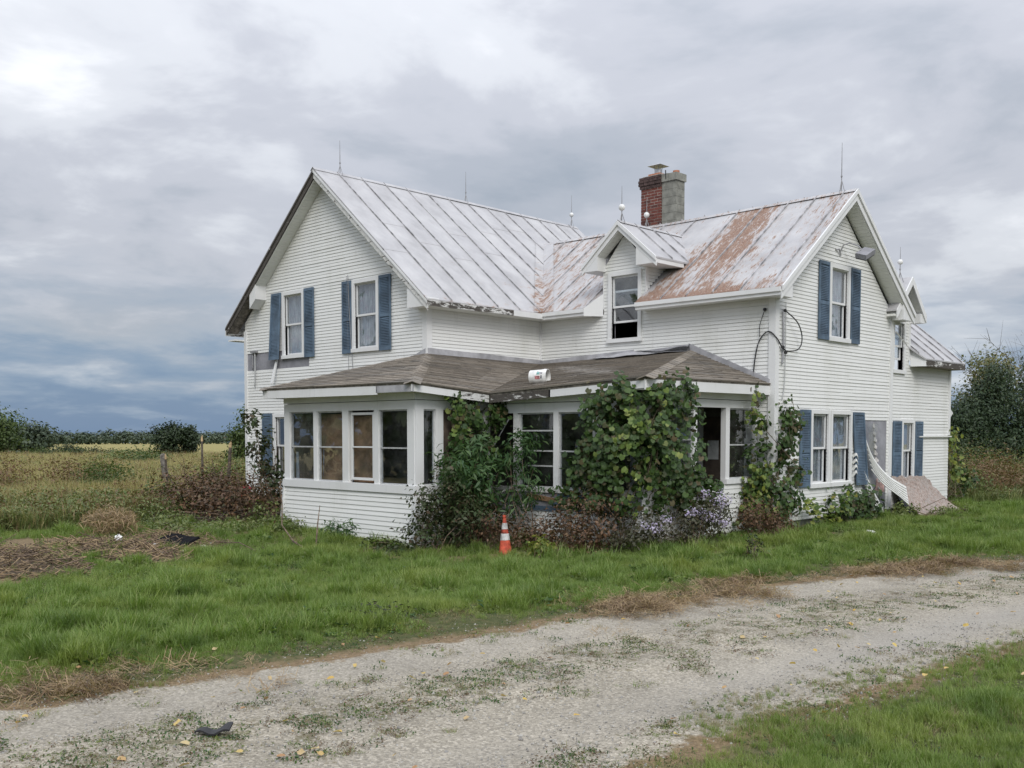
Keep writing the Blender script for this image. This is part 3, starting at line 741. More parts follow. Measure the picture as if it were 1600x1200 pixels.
# ridge caps and valley flashings
def strip3(name, mat, pts, w, rustv=0., lift=.02):
    """a folded strip along a 3D line: pts list of (x,y,z), w: two horizontal offset vectors with drop"""
    mb = MB()
    for (p, q) in zip(pts[:-1], pts[1:]):
        p = Vector(p)+Vector((0, 0, lift)); q = Vector(q)+Vector((0, 0, lift))
        for off in w:
            o_ = Vector(off)
            mb.hexa([p, q, q+o_, p+o_], [p-Vector((0, 0, .008)), q-Vector((0, 0, .008)), q+o_-Vector((0, 0, .008)), p+o_-Vector((0, 0, .008))])
    ob = mb.build(name, M[mat], house)
    at = ob.data.attributes.new('rust', 'FLOAT', 'POINT'); at.data.foreach_set('value', [rustv]*len(ob.data.vertices))
    return ob
strip3('ridge_cap', 'roof', [(AR, -.37, AZ), (AR, 4.5, AZ+.012), (AR, 9.39, AZ)], [(.09, 0, -.09*AS), (-.09, 0, -.09*AS)], .0, .030)
strip3('ridge_cap', 'roof', [(vx, BR, BZ), (9.5, BR, BZ-.035), (GE, BR, BZ)], [(0, -.09, -.09*BS), (0, .09, -.09*BS)], .35, .034)
strip3('ridge_cap', 'roof', [(DX, DY-.01, DZ), (DX, backD(DX), DZ)], [(.07, 0, -.07*DS), (-.07, 0, -.07*DS)], 0, .03)
Lv = Vector((AE1-vx, BE0-vy, 0)).normalized()
vl = MB(); vl.box(6.2, 6.3, 4.9, 5.0, 5.0, 5.05); vl = vl.build('valley_flashing', M['wood'], house)
rv = lambda x, y: .52*min(1, max(.2, (x-5.0)/2.2))
panel([(vx, vy), (vx, vy-.34), (AE1, BE0-.30), (AE1, BE0)], lambda x, y: zA(x)+wobble(x, y)*.4, vl, rv, None, .012, .022)
panel([(vx, vy), (AE1, BE0), (AE1+.34, BE0), (vx+.36, vy)], zBw, vl, rv, None, .012, .024)
# ---- eaves and rakes: gable wing
for sgn, mt in ((-1, 'peel_bare'), (1, 'peel_less')):
    e = AE0 if sgn < 0 else AE1
    rake('rake_board', mt, [(AR, AZ), (e, zA(e))], .05, .24, -.35, -.325, 'Y')
    rake('rake_trim', 'peel_bare' if sgn < 0 else 'trim', [(AR, AZ), (e, zA(e))], .045, .10, -.372, -.352, 'Y')
soffit([(AR, AZ-.02), (.80, zA(.80)-.02)], .25, -.32, -.002, 'Y'); soffit([(AR, AZ-.02), (7.2, zA(7.2)-.02)], .25, -.32, -.002, 'Y')
rake('soffit_end', 'trim', [(1.05, zA(1.05)), (.76, zA(.76)+.02)], .20, .62, -.33, -.01, 'Y')
rake('soffit_board', 'wood', [(.80, zA(.80)), (AE0, zA(AE0))], .17, .19, -.32, -.002, 'Y')
part('frieze_board', M['trim'], [(-.38, -.02, -.30, 9.2, 3.98, 4.02)])
part('eave_fascia', M['peel_less'], [(AE0-.005, AE0+.02, -.36, 9.3, 4.13, 4.33)])
part('eave_fascia', M['peel'], [(AE1-.025, AE1+.002, -.36, 2.35, 4.235, 4.352)]); part('eave_fascia', M['trim'], [(AE1-.028, AE1+.006, 2.30, BE0+.02, 4.228, 4.356)])
part('eave_soffit', M['soffit'], [(WA+.02, AE1-.03, -.30, BE0+.35, 4.225, 4.243)])
mb = MB(); mb.hexa([(WA-.28, -.33, 4.23), (AE1-.01, -.33, 4.23), (AE1-.01, -.33, 4.40), (WA-.28, -.33, 4.66)], [(WA-.28, -.002, 4.23), (AE1-.01, -.002, 4.23), (AE1-.01, -.002, 4.40), (WA-.28, -.002, 4.66)]); mb.build('eave_return', M['trim'], house)
# cross wing
def eaveB(x0, x1, sl=False):
    mb = MB(); xa = x0
    mb.hexa([(x0, BE0, 4.352), (x0, BE0, 4.215), (x0, BE0+.03, 4.20), (x0, BE0+.03, 4.352)], [(x1, BE0, 4.352), (x1, BE0, 4.215), (x1, BE0+.03, 4.20), (x1, BE0+.03, 4.352)])
    mb.hexa([(x0, BE0-.035, 4.372), (x0, BE0-.035, 4.285), (x0, BE0-.002, 4.272), (x0, BE0-.002, 4.372)], [(x1, BE0-.035, 4.372), (x1, BE0-.035, 4.285), (x1, BE0-.002, 4.272), (x1, BE0-.002, 4.372)])
    mb.build('eave_fascia', M['trim'], house)
    part('eave_soffit', M['soffit'], [(x0+.01, x1-.01, BE0+.032, D-.022, 4.218, 4.238)])
eaveB(AE1-.02, 9.13); eaveB(10.60, GE-.02)
mb = MB(); mb.hexa([(9.135, BE0-.01, 4.20), (9.41, D-.02, 4.20), (9.41, D-.02, 4.72), (9.135, BE0-.01, 4.38)], [(9.13, BE0+.02, 4.20), (9.38, D-.01, 4.20), (9.38, D-.01, 4.70), (9.13, BE0+.02, 4.36)]); mb.build('eave_return', M['trim'], house)
for e in (BE0, BE1):
    rake('rake_board', 'trim', [(BR, BZ), (e, zB(e))], .055, .235, GE-.025, GE, 'X')
    rake('rake_trim', 'trim', [(BR, BZ+.01), (e, zB(e)+.01)], -.012, .09, GE+.002, GE+.035, 'X')
    q = e+(.42 if e < BR else -.42)
    soffit([(BR, BZ-.02), (q, zB(q)-.02)], .235, WB+.002, GE-.03, 'X')
for a, b in ((BE0+.02, D+.10), (YB-.10, BE1-.02)):
    lo, hi = (4.20, 4.20); mb = MB()
    mb.hexa([(WB+.04, a, 4.20), (WB+.04, b, 4.20), (WB+.04, b, zB(b)-.10), (WB+.04, a, zB(a)-.10)], [(GE-.028, a, 4.20), (GE-.028, b, 4.20), (GE-.028, b, zB(b)-.10), (GE-.028, a, zB(a)-.10)])
    mb.build('eave_return', M['trim'], house)
# front dormer trim
for sgn in (-1, 1):
    ex = DX+sgn*1.05
    rake('rake_board', 'trim', [(DX, DZ), (ex, zD(ex))], .035, .20, DY, DY+.03, 'Y')
    rake('rake_trim', 'trim', [(DX, DZ), (ex, zD(ex))], -.005, .085, DY-.035, DY-.002, 'Y')
    soffit([(DX, DZ-.02), (DX+sgn*.72, zD(DX+sgn*.72)-.02)], .20, DY+.032, D-.022, 'Y')
    wx = 9.43 if sgn < 0 else 10.60
    mb = MB(); a, b = wx-sgn*.04, ex-sgn*.01
    mb.hexa([(a, DY+.005, zD(ex)-.13), (b, DY+.005, zD(ex)-.13), (b, DY+.005, zD(ex)-.02), (a, DY+.005, zD(a)-.10)], [(a, D+.45, zD(ex)-.13), (b, D+.75, zD(ex)-.13), (b, D+.75, zD(ex)-.02), (a, D+.45, zD(a)-.10)])
    mb.build('eave_return', M['trim'], house)
    # cheek
    mp = (lambda wx_, s_: (lambda y, z, d: (wx_+s_*d, y, z)))(wx, sgn)
    wl = MB(); wl.hexa([(wx, D, 4.3), (wx, 5.0, 5.5), (wx, D, 5.5)], [(wx-sgn*.1, D, 4.3), (wx-sgn*.1, 5.0, 5.5), (wx-sgn*.1, D, 5.5)]); w_ = wl.build('wall', M['wrap'], house)
    k = 4.36
    while k < 5.3:
        yb = BR-(BZ-k)/BS
        if yb > D+.03:
            mb = MB(); mb.hexa([mp(D-.02, k, .003), mp(D-.02, k, .028), mp(D-.02, k+.078, .005)], [mp(yb, k, .003), mp(yb, k, .028), mp(yb+.05, k+.078, .005)]); mb.build('siding_board', M['siding'], w_)
        k += .0762
    part('corner_board', M['trim'], [(min(wx, wx+sgn*.026), max(wx, wx+sgn*.026), D-.026, D+.06, 4.36, 5.36)])
# rear wing trim
part('eave_fascia', M['peel_more'], [(CE-.03, CE, 10.45, 13.04, 3.17, 3.318)])
part('eave_soffit', M['wood'], [(WB, CE-.032, 10.45, 13.0, 3.175, 3.195)])
mb = MB(); mb.hexa([(WB+.02, 10.30, 3.16), (CE, 10.42, 3.16), (CE-.02, 10.42, 3.33), (WB-.02, 10.34, 3.72)], [(WB+.02, 10.36, 3.16), (CE, 10.46, 3.16), (CE-.02, 10.46, 3.33), (WB-.02, 10.40, 3.72)]); mb.build('eave_return', M['trim'], house)
for sgn in (-1, 1):
    ey = EY+sgn*.86
    rake('rake_board', 'trim', [(EY, EZ), (ey, zE(ey))], .0, .19, WB+.262, WB+.29, 'X')
    soffit([(EY, EZ-.03), (ey, zE(ey)-.03)], .12, WB, WB+.26, 'X')
part('eave_return', M['trim'], [(WB-.02, WB+.262, 10.26, 10.56, 4.22, 4.44)])
mb = MB(); mb.hexa([(WB-.1, 12.96, 2.35), (WB-.1, 13.50, 2.05), (WB-.1, 13.06, 1.78), (WB-.1, 12.96, 1.80)], [(WB-1.2, 12.96, 2.35), (WB-1.2, 13.50, 2.05), (WB-1.2, 13.06, 1.78), (WB-1.2, 12.96, 1.80)]); mb.build('rear_porch_eave', M['trim'], house)
part('skirt_board', M['siding'], [(WB-.018, WB+.055, 10.9, 13.03, 1.40, 1.43)])

# ------------------------------------------------------------------ the enclosed porch (still the house: it would move with it)
PX0, PX1, PY0 = 5.20, 9.60, -2.20        # bay in front of the gable
QY, QX = -.25, 13.45                     # long side and its end wall
def porch_wall(mp, s0, s1, top, bottom, gaps=(), n_out=(0, 0), flare=0.):
    mp2 = lambda s_, z, d: mp(s_, z, d+flare*max(0, top-z))
    wall(mp2, rect(s0, s1), bottom, top, [], gaps=gaps, e=.092, thick=.08, name='porch_wall', lip=.021)
porch_wall(FY(PY0), PX0, PX1, .34, -.86, flare=.06)
porch_wall(FX(PX1), PY0, -1.53, .34, -.86, flare=.06)
mb = MB(); mb.hexa([(PX1-.07, PY0-.035, .345), (PX1+.035, PY0-.035, .345), (PX1+.035, PY0+.07, .345), (PX1-.07, PY0+.07, .345)], [(PX1-.01, PY0-.107, -.86), (PX1+.107, PY0-.107, -.86), (PX1+.107, PY0+.01, -.86), (PX1-.01, PY0+.01, -.86)]); mb.build('corner_board', M['trim'], house)
porch_wall(FY(QY), PX1+.03, QX, .10, -.75, gaps=[(PX1, 10.5, -.08, .11)])
porch_wall(FX(QX), QY, D-.04, .50, -.55)
part('porch_wall', M['wrap'], [(PX0, PX0+.08, PY0+.08, 0, -.6, 2.3)])
mb = MB(); mb.hexa([(PX0-.04, PY0-.03, .34), (PX0+.02, PY0-.05, .34), (PX0-.04, PY0-.14, -.75), (PX0-.12, PY0-.12, -.75)], [(PX0-.04, PY0+.03, .34), (PX0+.02, PY0+.01, .34), (PX0-.04, PY0-.05, -.75), (PX0-.12, PY0-.05, -.75)]); mb.build('corner_board', M['trim'], house)
# bare band under the long side: sheathing, a slipped blue-grey board, rotten wood
part('sheathing', M['wrap'], [(PX1+.04, QX, QY-.006, QY+.03, .10, .36)])
mb = MB(); mb.hexa([(11.33, QY-.03, .14), (12.3, QY-.03, .10), (12.3, QY-.03, .33), (11.5, QY-.03, .34)], [(11.33, QY-.012, .14), (12.3, QY-.012, .10), (12.3, QY-.012, .33), (11.5, QY-.012, .34)]); mb.build('sheathing_board', M['blue'], house)
part('sheathing_board', M['blue'], [(10.75, 12.9, QY-.022, QY-.008, .00, .10)])
mb = MB(); mb.hexa([(10.7, QY-.04, .24), (11.42, QY-.04, .18), (11.42, QY-.04, .26), (10.7, QY-.04, .34)], [(10.7, QY-.008, .24), (11.42, QY-.008, .18), (11.42, QY-.008, .26), (10.7, QY-.008, .34)]); mb.build('rotten_board', M['ply'], house)
# floor, ceiling
part('porch_floor', M['plydark'], [(PX0+.1, PX1-.05, PY0+.1, -.13, -.42, -.34), (WA+.02, QX-.1, QY+.06, D-.02, -.43, -.35), (WA+.02, PX1-.05, -.13, QY+.06, -.425, -.345)])
part('porch_ceiling', M['room'], [(PX0+.1, PX1-.05, PY0+.1, -.04, 2.24, 2.27), (WA+.04, QX-.1, QY+.1, D-.03, 2.235, 2.265), (WA+.04, PX1-.05, -.04, QY+.1, 2.238, 2.262)])
# frame: header boards, sill boards, posts
HT0, HT1 = 1.96, 2.30
def header(mp, s0, s1, z0=HT0, z1=HT1):
    zm = z0+(z1-z0)*.52
    part('header_board', M['trim'], [(s0, s1, z0, zm-.006, -.10, .012)], house, mp); part('header_board', M['trim'], [(s0-.002, s1+.002, zm+.006, z1, -.10, .022)], house, mp)
header(FY(PY0), PX0, PX1); header(FX(PX1), PY0-.0, QY-.03); header(FY(QY), PX1+.02, QX, 1.90, 2.27); header(FX(QX), QY-.02, D-.02, 2.0, 2.30)
part('sill_board', M['trim'], [(PX0-.03, PX1+.052, .345, .50, -.09, .05)], house, FY(PY0))
part('sill_board', M['trim'], [(PY0+.09, -1.53, .346, .50, -.09, .05)], house, FX(PX1))
part('sill_board', M['peel_less'], [(PX1+.03, QX, .365, .45, -.09, .045)], house, FY(QY))
part('sill_board', M['trim'], [(QY-.04, 1.62, .505, .60, -.09, .05), ], house, FX(QX)); part('sill_board', M['trim'], [(2.45, D-.04, .505, .60, -.09, .05)], house, FX(QX))
def post(mp, s0, s1, z0, z1, mat='trim'):
    part('post', M[mat], [(s0, s1, z0, z1, -.10, .015)], house, mp)
for a, b in ((PX0, 5.40), (6.30, 6.43), (7.32, 7.52), (8.36, 8.50), (9.38, PX1-.02)): post(FY(PY0), a, b, .50, HT0)
for a, b in ((PY0+.0, -2.0), (-1.69, -1.50)): post(FX(PX1), a, b, .50, HT0)
part('post', M['trim'], [(PX1-.10, PX1+.014, -.40, QY+.03, -.5, 1.955)])
for a, b, mt in ((10.31, 10.46, 'peel_less'), (11.37, 11.49, 'trim'), (12.34, 12.46, 'trim'), (QX-.16, QX-.005, 'trim')): post(FY(QY), a, b, .45, 1.90, mt)
for a, b, z in ((QY+.11, QY+.26, .60), (1.34, 1.46, .60), (2.46, 2.60, .60), (3.55, D-.04, .60)): post(FX(QX), a, b, z, 2.0)
# panes in thin aluminium frames
def storm(mp, s0, s1, z0, z1, bars=(.49,), mat='alu', fw=.028, glass='glass_clean', back=None, dback=-.17, label=None):
    mb = MB()
    mbox(mb, mp, s0, s0+fw, z0, z1, -.06, -.02); mbox(mb, mp, s1-fw, s1, z0, z1, -.06, -.02); mbox(mb, mp, s0+fw, s1-fw, z1-fw, z1, -.06, -.021); mbox(mb, mp, s0+fw, s1-fw, z0, z0+fw, -.06, -.021)
    cuts = [z0+fw]+[z0+(z1-z0)*b for b in bars]+[z1-fw]
    for b in bars: mbox(mb, mp, s0+fw, s1-fw, z0+(z1-z0)*b-.014, z0+(z1-z0)*b+.014, -.055, -.018)
    w = mb.build('window', M[mat], house)
    if label: w['label'] = label
    for a, b in zip(cuts[:-1], cuts[1:]): part('pane', M[glass], [(s0+fw-.004, s1-fw+.004, a+.010, b-.010, -.042, -.038)], w, mp)
    if back: part('board', M[back], [(s0-.03, s1+.03, z0-.05, z1-.06, dback-.015, dback)], w, mp)
    return w
storm(FY(PY0), 5.40, 6.30, .50, HT0, back='plydark', dback=-.13); storm(FY(PY0), 6.43, 7.32, .50, HT0, back='ply', dback=-.11)
storm(FY(PY0), 7.56, 8.32, .56, HT0-.04, mat='trim', fw=.05, back='ply', dback=-.12, label='white framed window backed with brown board'); storm(FY(PY0), 8.50, 9.38, .50, HT0)
storm(FX(PX1), -2.0, -1.69, .50, HT0, bars=())
storm(FY(QY), 10.46, 11.37, .45, 1.90, bars=(.29, .49, .76)); storm(FY(QY), 11.49, 12.34, .45, 1.90, bars=(.49,)); storm(FY(QY), 12.46, QX-.16, .45, 1.90, bars=(.49,))
storm(FX(QX), .02, .58, .60, 2.0); storm(FX(QX), .64, 1.34, .60, 2.0, bars=(.56,)); storm(FX(QX), 2.60, 3.55, .60, 2.0, bars=(.48,))
# lace and clutter seen inside the bay
for s0, s1, z0, z1 in ((6.47, 6.55, .52, 1.18), (7.14, 7.22, .52, 1.15), (5.46, 5.56, .52, 1.1)):
    mb = MB(); mb.hexa([(s0, PY0+.11, z0), (s1, PY0+.13, z0), (s1-.03, PY0+.12, z1), (s0+.02, PY0+.10, z1)], [(s0, PY0+.12, z0), (s1, PY0+.14, z0), (s1-.03, PY0+.13, z1), (s0+.02, PY0+.11, z1)]); mb.build('curtain_scrap', M['curtain'], house)
# door behind the vines and its broken storm door; step
o = part('door', M['plydark'], [(PX1-.085, PX1-.045, -1.50, -.42, -.40, 1.95)])
part('handle', M['steel'], [(PX1-.045, PX1+.01, -.55, -.50, .55, .62)], o)
part('doorstep', M['wood'], [(PX1+.06, PX1+.55, -1.55, -.35, -.42, -.36)]); part('doorstep', M['wood'], [(PX1+.3, PX1+.9, -1.5, -.4, -.62, -.56)])
mb = MB(); mb.tube([(PX1+.12, -.32, -.30), (PX1+.14, -.28, 1.2), (10.27, QY-.05, 1.84)], .017, 5); mb.build('bent_door_frame', M['alu'], house)
mb = MB(); mb.tube([(PX1+.35, QY-.28, .25), (10.2, QY-.12, .36), (10.45, QY-.06, .50)], .03, 4); mb.build('slipped_sill', M['peel_less'], house)
# inner door with a paper notice, seen through the end opening
dd = part('inner_door', M['plydark'], [(12.2, 13.1, D-.05, D-.02, -.3, 1.85)]); part('notice', M['white_junk'], [(12.30, 12.56, D-.06, D-.052, .95, 1.35)], dd)
# siding inside the end of the porch
mb = MB()
for k in range(26): mb.hexa([(10.2, D-.002, -.3+k*.09), (10.2, D-.022, -.3+k*.09), (10.2, D-.004, -.21+k*.09)], [(12.15, D-.002, -.3+k*.09), (12.15, D-.022, -.3+k*.09), (12.15, D-.004, -.21+k*.09)])
for k in range(26): mb.hexa([(13.15, D-.002, -.3+k*.09), (13.15, D-.022, -.3+k*.09), (13.15, D-.004, -.21+k*.09)], [(WB-.1, D-.002, -.3+k*.09), (WB-.1, D-.022, -.3+k*.09), (WB-.1, D-.004, -.21+k*.09)])
tag(mb.build('inner_siding', M['siding'], house), kind='stuff')

# ---- porch roof of asphalt shingles
PE = [(4.88, -2.55, 2.46), (9.93, -2.55, 2.44), (9.93, -.55, 2.29), (13.75, -.55, 2.47), (13.75, D, 2.49)]     # eave line
PT1, PT1b, PT2, PT2b = (WA, 0, 3.24), (WA, D, 3.19), (WA, D, 3.19), (11.82, D, 3.27)
LW = (4.88, 0.0, 2.46)
V3 = Vector
slopes = [((PE[0], PE[1]), (PT1, PT1)), ((PE[1], PE[2]), (PT1, PT1b)), ((PE[2], PE[3]), (PT2, PT2b)), ((PE[3], PE[4]), (PT2b, PT2b)), ((LW, PE[0]), (PT1, PT1))]
for idx, ((e0, e1), (t0, t1)) in enumerate(slopes):
    e0, e1, t0, t1 = map(V3, (e0, e1, t0, t1))
    nrm = (e1-e0).cross(((t0+t1)/2-(e0+e1)/2)).normalized(); nrm = nrm if nrm.z > 0 else -nrm
    mb = MB(); q = [e0, e1, t1, t0] if (t1-t0).length > 1e-6 else [e0, e1, t0]
    mb.hexa([p-nrm*.004 for p in q], [p-nrm*.05 for p in q]); deck = mb.build('porch_roof', M['wood'], house)
    if idx == 4: mb = MB(); mb.hexa([p+nrm*.006 for p in q], [p-nrm*.003 for p in q]); mb.build('shingle_field', M['shingle'], deck); continue
    rise = ((t0+t1)/2-(e0+e1)/2).length; n = int(rise/.135)
    sag = lambda a, k: -.03*math.sin(k*math.pi)*math.sin(a*math.pi)
    for k in range(n+1):
        f0 = max(-.012, k/n-.004); f1 = min(1, (k+1.55)/n)
        if f0 > .985: break
        L0, R0 = e0.lerp(t0, f0), e1.lerp(t1, f0); L1, R1 = e0.lerp(t0, f1), e1.lerp(t1, f1)
        ln = (R0-L0).length; nn = max(1, round(ln/1.0)); offs = (.5 if k % 2 else 0)*1.0/ln
        cuts = sorted({0., 1., *[min(1, max(0, (j/nn)+offs*.8+random.uniform(-.01, .01))) for j in range(1, nn)]})
        for a, b in zip(cuts[:-1], cuts[1:]):
            if (b-a)*ln < .06: continue
            g = .0028/ln; a2, b2 = a+g, b-g; mb = MB(); tabs = max(1, round((b-a)*ln/.32)); w0 = .022+random.uniform(-.004, .008)
            for q_ in range(tabs):
                x0 = a2+(b2-a2)*q_/tabs+(.003/ln if q_ else 0); x1 = a2+(b2-a2)*(q_+1)/tabs-(.003/ln if q_ < tabs-1 else 0)
                drp = random.uniform(-.004, .004)
                up_ = nrm*(w0+random.uniform(0, .004)); lowv = (L0-L1).normalized()*drp
                P0, P1 = L0.lerp(R0, x0)+lowv, L0.lerp(R0, x1)+lowv; P2, P3 = L1.lerp(R1, x1), L1.lerp(R1, x0)
                if (P2-P3).length < .01: P2 = P3 = (P2+P3)/2
                mb.hexa([P0+up_, P1+up_, P2+nrm*.003, P3+nrm*.003], [P0+nrm*.001, P1+nrm*.001, P2-nrm*.002, P3-nrm*.002])
            mb.build('shingle', M['shingle'], deck)
# hip caps
def hipcap(a, b, w=.16, n=11):
    a, b = V3(a), V3(b); d = (b-a).normalized(); s_ = d.cross(V3((0, 0, 1))).normalized()
    par = None
    for i in range(n):
        p, q = a.lerp(b, i/n-.01), a.lerp(b, min(1, (i+1.25)/n)); lf = V3((0, 0, .032)); mb = MB()
        for sg in (1, -1):
            e = s_*sg*w-V3((0, 0, .055))
            mb.hexa([p+lf, p+e+lf, q+e+lf-V3((0, 0, .012)), q+lf-V3((0, 0, .012))], [p+lf-V3((0, 0, .012)), p+e+lf-V3((0, 0, .012)), q+e+lf-V3((0, 0, .02)), q+lf-V3((0, 0, .02))])
        mb.build('hip_cap', M['shingle'], house)
hipcap(PE[1], PT1); hipcap(PE[3], PT2b, n=20); hipcap(PE[0], PT1)
# flashings where the porch roof meets the walls
def band(name, mat, p, q, h0, h1, off, parent=house):
    p, q, off = V3(p), V3(q), V3(off); mb = MB()
    mb.hexa([p+off, q+off, q+off+V3((0, 0, h1)), p+off+V3((0, 0, h0))], [p+off*.3, q+off*.3, q+off*.3+V3((0, 0, h1)), p+off*.3+V3((0, 0, h0))]); return mb.build(name, M[mat], parent)
band('flashing', 'grey_metal', (WA+.0, -.02, 3.24), (WA, D, 3.19), .13, .10, (.055, 0, 0)); band('flashing', 'grey_metal', (WA+.02, D, 3.18), (10.3, D, 3.22), .09, .16, (0, -.055, 0))
band('flashing', 'grey_metal', (10.2, D, 3.20), (11.82, D, 3.26), .12, .15, (0, -.07, 0)); band('flashing', 'grey_metal', (11.80, D, 3.25), (13.74, D, 2.47), .18, .13, (0, -.07, 0))
band('flashing', 'grey_metal', (5.6, 0, 2.68), (WA, 0, 3.23), .06, .13, (0, -.05, 0))
# loose sheet lifting along the wall
mb = MB(); N_ = 14
for i in range(N_):
    a, b = i/N_, (i+1)/N_
    def pt(k, w): x = 9.3+2.5*k; return (x, D-.06-.34*w, 3.24+.05*k+.07*math.sin(k*5)*(1-w)+.05*(1-w)*k-.035*w+.01*math.sin(k*17))
    mb.hexa([pt(a, 0), pt(b, 0), pt(b, 1), pt(a, 1)], [tuple(V3(p)-V3((0, 0, .006))) for p in (pt(a, 0), pt(b, 0), pt(b, 1), pt(a, 1))])
mb.build('loose_flashing', M['grey_metal'], house, smooth=False)
mb = MB()
for i in range(N_):
    a, b = i/N_, (i+1)/N_
    def pt2(k, w): x = 10.2+1.62*k; return (x, D-.09-.07*w, 3.31+.04*k+.03*math.sin(k*9)-.06*w)
    mb.hexa([pt2(a, 0), pt2(b, 0), pt2(b, 1), pt2(a, 1)], [tuple(V3(p)-V3((0, 0, .005))) for p in (pt2(a, 0), pt2(b, 0), pt2(b, 1), pt2(a, 1))])
mb.build('torn_roofing_felt', M['black'], house)
# porch fascias
def fascia(p, q, mat, h=.17, out=(0, -1), top=-.035, lip=False):
    p, q = V3(p), V3(q); o_ = V3((out[0], out[1], 0)); mb = MB()
    a = [p+V3((0, 0, top)), q+V3((0, 0, top)), q+V3((0, 0, top-h)), p+V3((0, 0, top-h))]
    mb.hexa([v-o_*.012 for v in a], [v-o_*.036 for v in a]); return mb.build('fascia', M[mat], house)
def lerp3(a, b, t): return tuple(V3(a).lerp(V3(b), t))
fascia(PE[0], lerp3(PE[0], PE[1], .79), 'trim', .17, (0, -1)); fascia(lerp3(PE[0], PE[1], .785), PE[1], 'grey_metal', .135, (0, -1), -.035)
fascia(PE[1], lerp3(PE[1], PE[2], .62), 'trim', .125, (1, 0)); fascia(lerp3(PE[1], PE[2], .61), PE[2], 'peel_less', .14, (1, 0))
fascia(PE[2], lerp3(PE[2], PE[3], .42), 'peel_more', .15, (0, -1)); fascia(lerp3(PE[2], PE[3], .41), PE[3], 'trim', .15, (0, -1)); fascia(PE[3], PE[4], 'trim', .18, (1, 0))
fascia((4.88, 0, 2.46), PE[0], 'trim', .17, (-1, 0))
for bx in ((4.92, 9.9, -2.51, PY0-.02, 2.285, 2.305), (PX1+.02, 9.9, PY0-.02, -.5, 2.26, 2.28), (9.9, 13.7, -.51, QY-.02, 2.255, 2.275), (QX+.02, 13.71, QY-.02, D-.03, 2.28, 2.30)):
    part('porch_soffit', M['soffit'], [bx])

# ------------------------------------------------------------------ chimney: red brick shaft with a block flue beside it
ch = part('chimney', M['mortar'], [(8.228, 8.842, 6.672, 7.14, 5.9, 7.95)])
def brick(x0, x1, y0, y1, z0, z1, mat='brick'):
    mb = MB(); c = .006; j = random.uniform(-.004, .004)
    mb.box(x0+c, x1-c, y0+j, y1+j, z0+.006, z1-.006); mb.build('brick', M[mat], ch)
k = 0; z = 6.55
while z < 7.72:
    o_ = (.0 if k % 2 else .105); xs_ = [8.22]+[x for x in np.arange(8.22+.21-o_, 8.84, .21) if 8.25 < x < 8.82]+[8.85]
    for a, b in zip(xs_[:-1], xs_[1:]): brick(a, b, 6.665, 6.765, z, z+.073)
    ys_ = [6.77]+[y for y in np.arange(6.77+.105+o_, 7.13, .21) if 6.8 < y < 7.11]+[7.14]
    for a, b in zip(ys_[:-1], ys_[1:]): brick(8.22, 8.32, a, b, z, z+.073)
    z += .073; k += 1
for i, g in enumerate((.03, .055, .055, .04)):     # corbelled, sooty head
    zz = z+i*.075
    xs_ = np.linspace(8.22-g, 8.85+g*.3, 5)
    for a, b in zip(xs_[:-1], xs_[1:]): brick(a, b, 6.665-g, 6.78, zz, zz+.075, 'sootbrick')
    ys_ = np.linspace(6.785, 7.14+g, 4)
    for a, b in zip(ys_[:-1], ys_[1:]): brick(8.22-g, 8.34, a, b, zz, zz+.075, 'sootbrick')
top = z+.30
part('cap', M['mortar'], [(8.25, 8.84, 6.70, 7.13, top-.02, top+.03)], ch); part('flue_base', M['clay'], [(8.38, 8.74, 6.76, 7.08, top+.03, top+.085)], ch)
mb = MB(); mb.lathe([(.10, 0), (.10, .12), (.08, .12)], (8.58, 6.92, top+.085), 14); mb.build('flue_pipe', M['steel'], ch)
mb = MB()
for a in range(4):
    w = a*math.pi/2+.6; mb.tube([(8.58+.09*math.cos(w), 6.92+.09*math.sin(w), top+.18), (8.58+.11*math.cos(w), 6.92+.11*math.sin(w), top+.30)], .008, 4)
mb.build('cap_strut', M['steel'], ch)
mb = MB(); s_ = .205; zc = top+.285; c0 = (8.58, 6.92, zc+.095)
mb.add([(8.58-s_, 6.92-s_, zc), (8.58+s_, 6.92-s_, zc), (8.58+s_, 6.92+s_, zc), (8.58-s_, 6.92+s_, zc), c0], [(0, 1, 4), (1, 2, 4), (2, 3, 4), (3, 0, 4), (3, 2, 1, 0)]); mb.build('chimney_cap', M['steel'], ch)
zz = 6.3
while zz < 7.80:
    mb = MB(); mb.box(8.857, 9.285, 6.70, 7.08, zz+.003, zz+.195); mb.build('concrete_block', M['conc'], ch); zz += .198
part('concrete_cap', M['conc'], [(8.865, 9.06, 6.665, 7.11, zz+.004, zz+.20), (9.07, 9.32, 6.665, 7.11, zz+.004, zz+.19)], ch)
mb = MB(); mb.lathe([(.085, 0), (.085, .12), (.065, .12), (.065, .06)], (9.13, 6.93, zz+.17), 14); mb.build('clay_pot', M['clay'], ch)
mb = MB(); mb.tube([(9.00, 6.67, zz+.05), (8.99, 6.66, zz+.28)], .014, 5); mb.build('iron_strap', M['black'], ch)

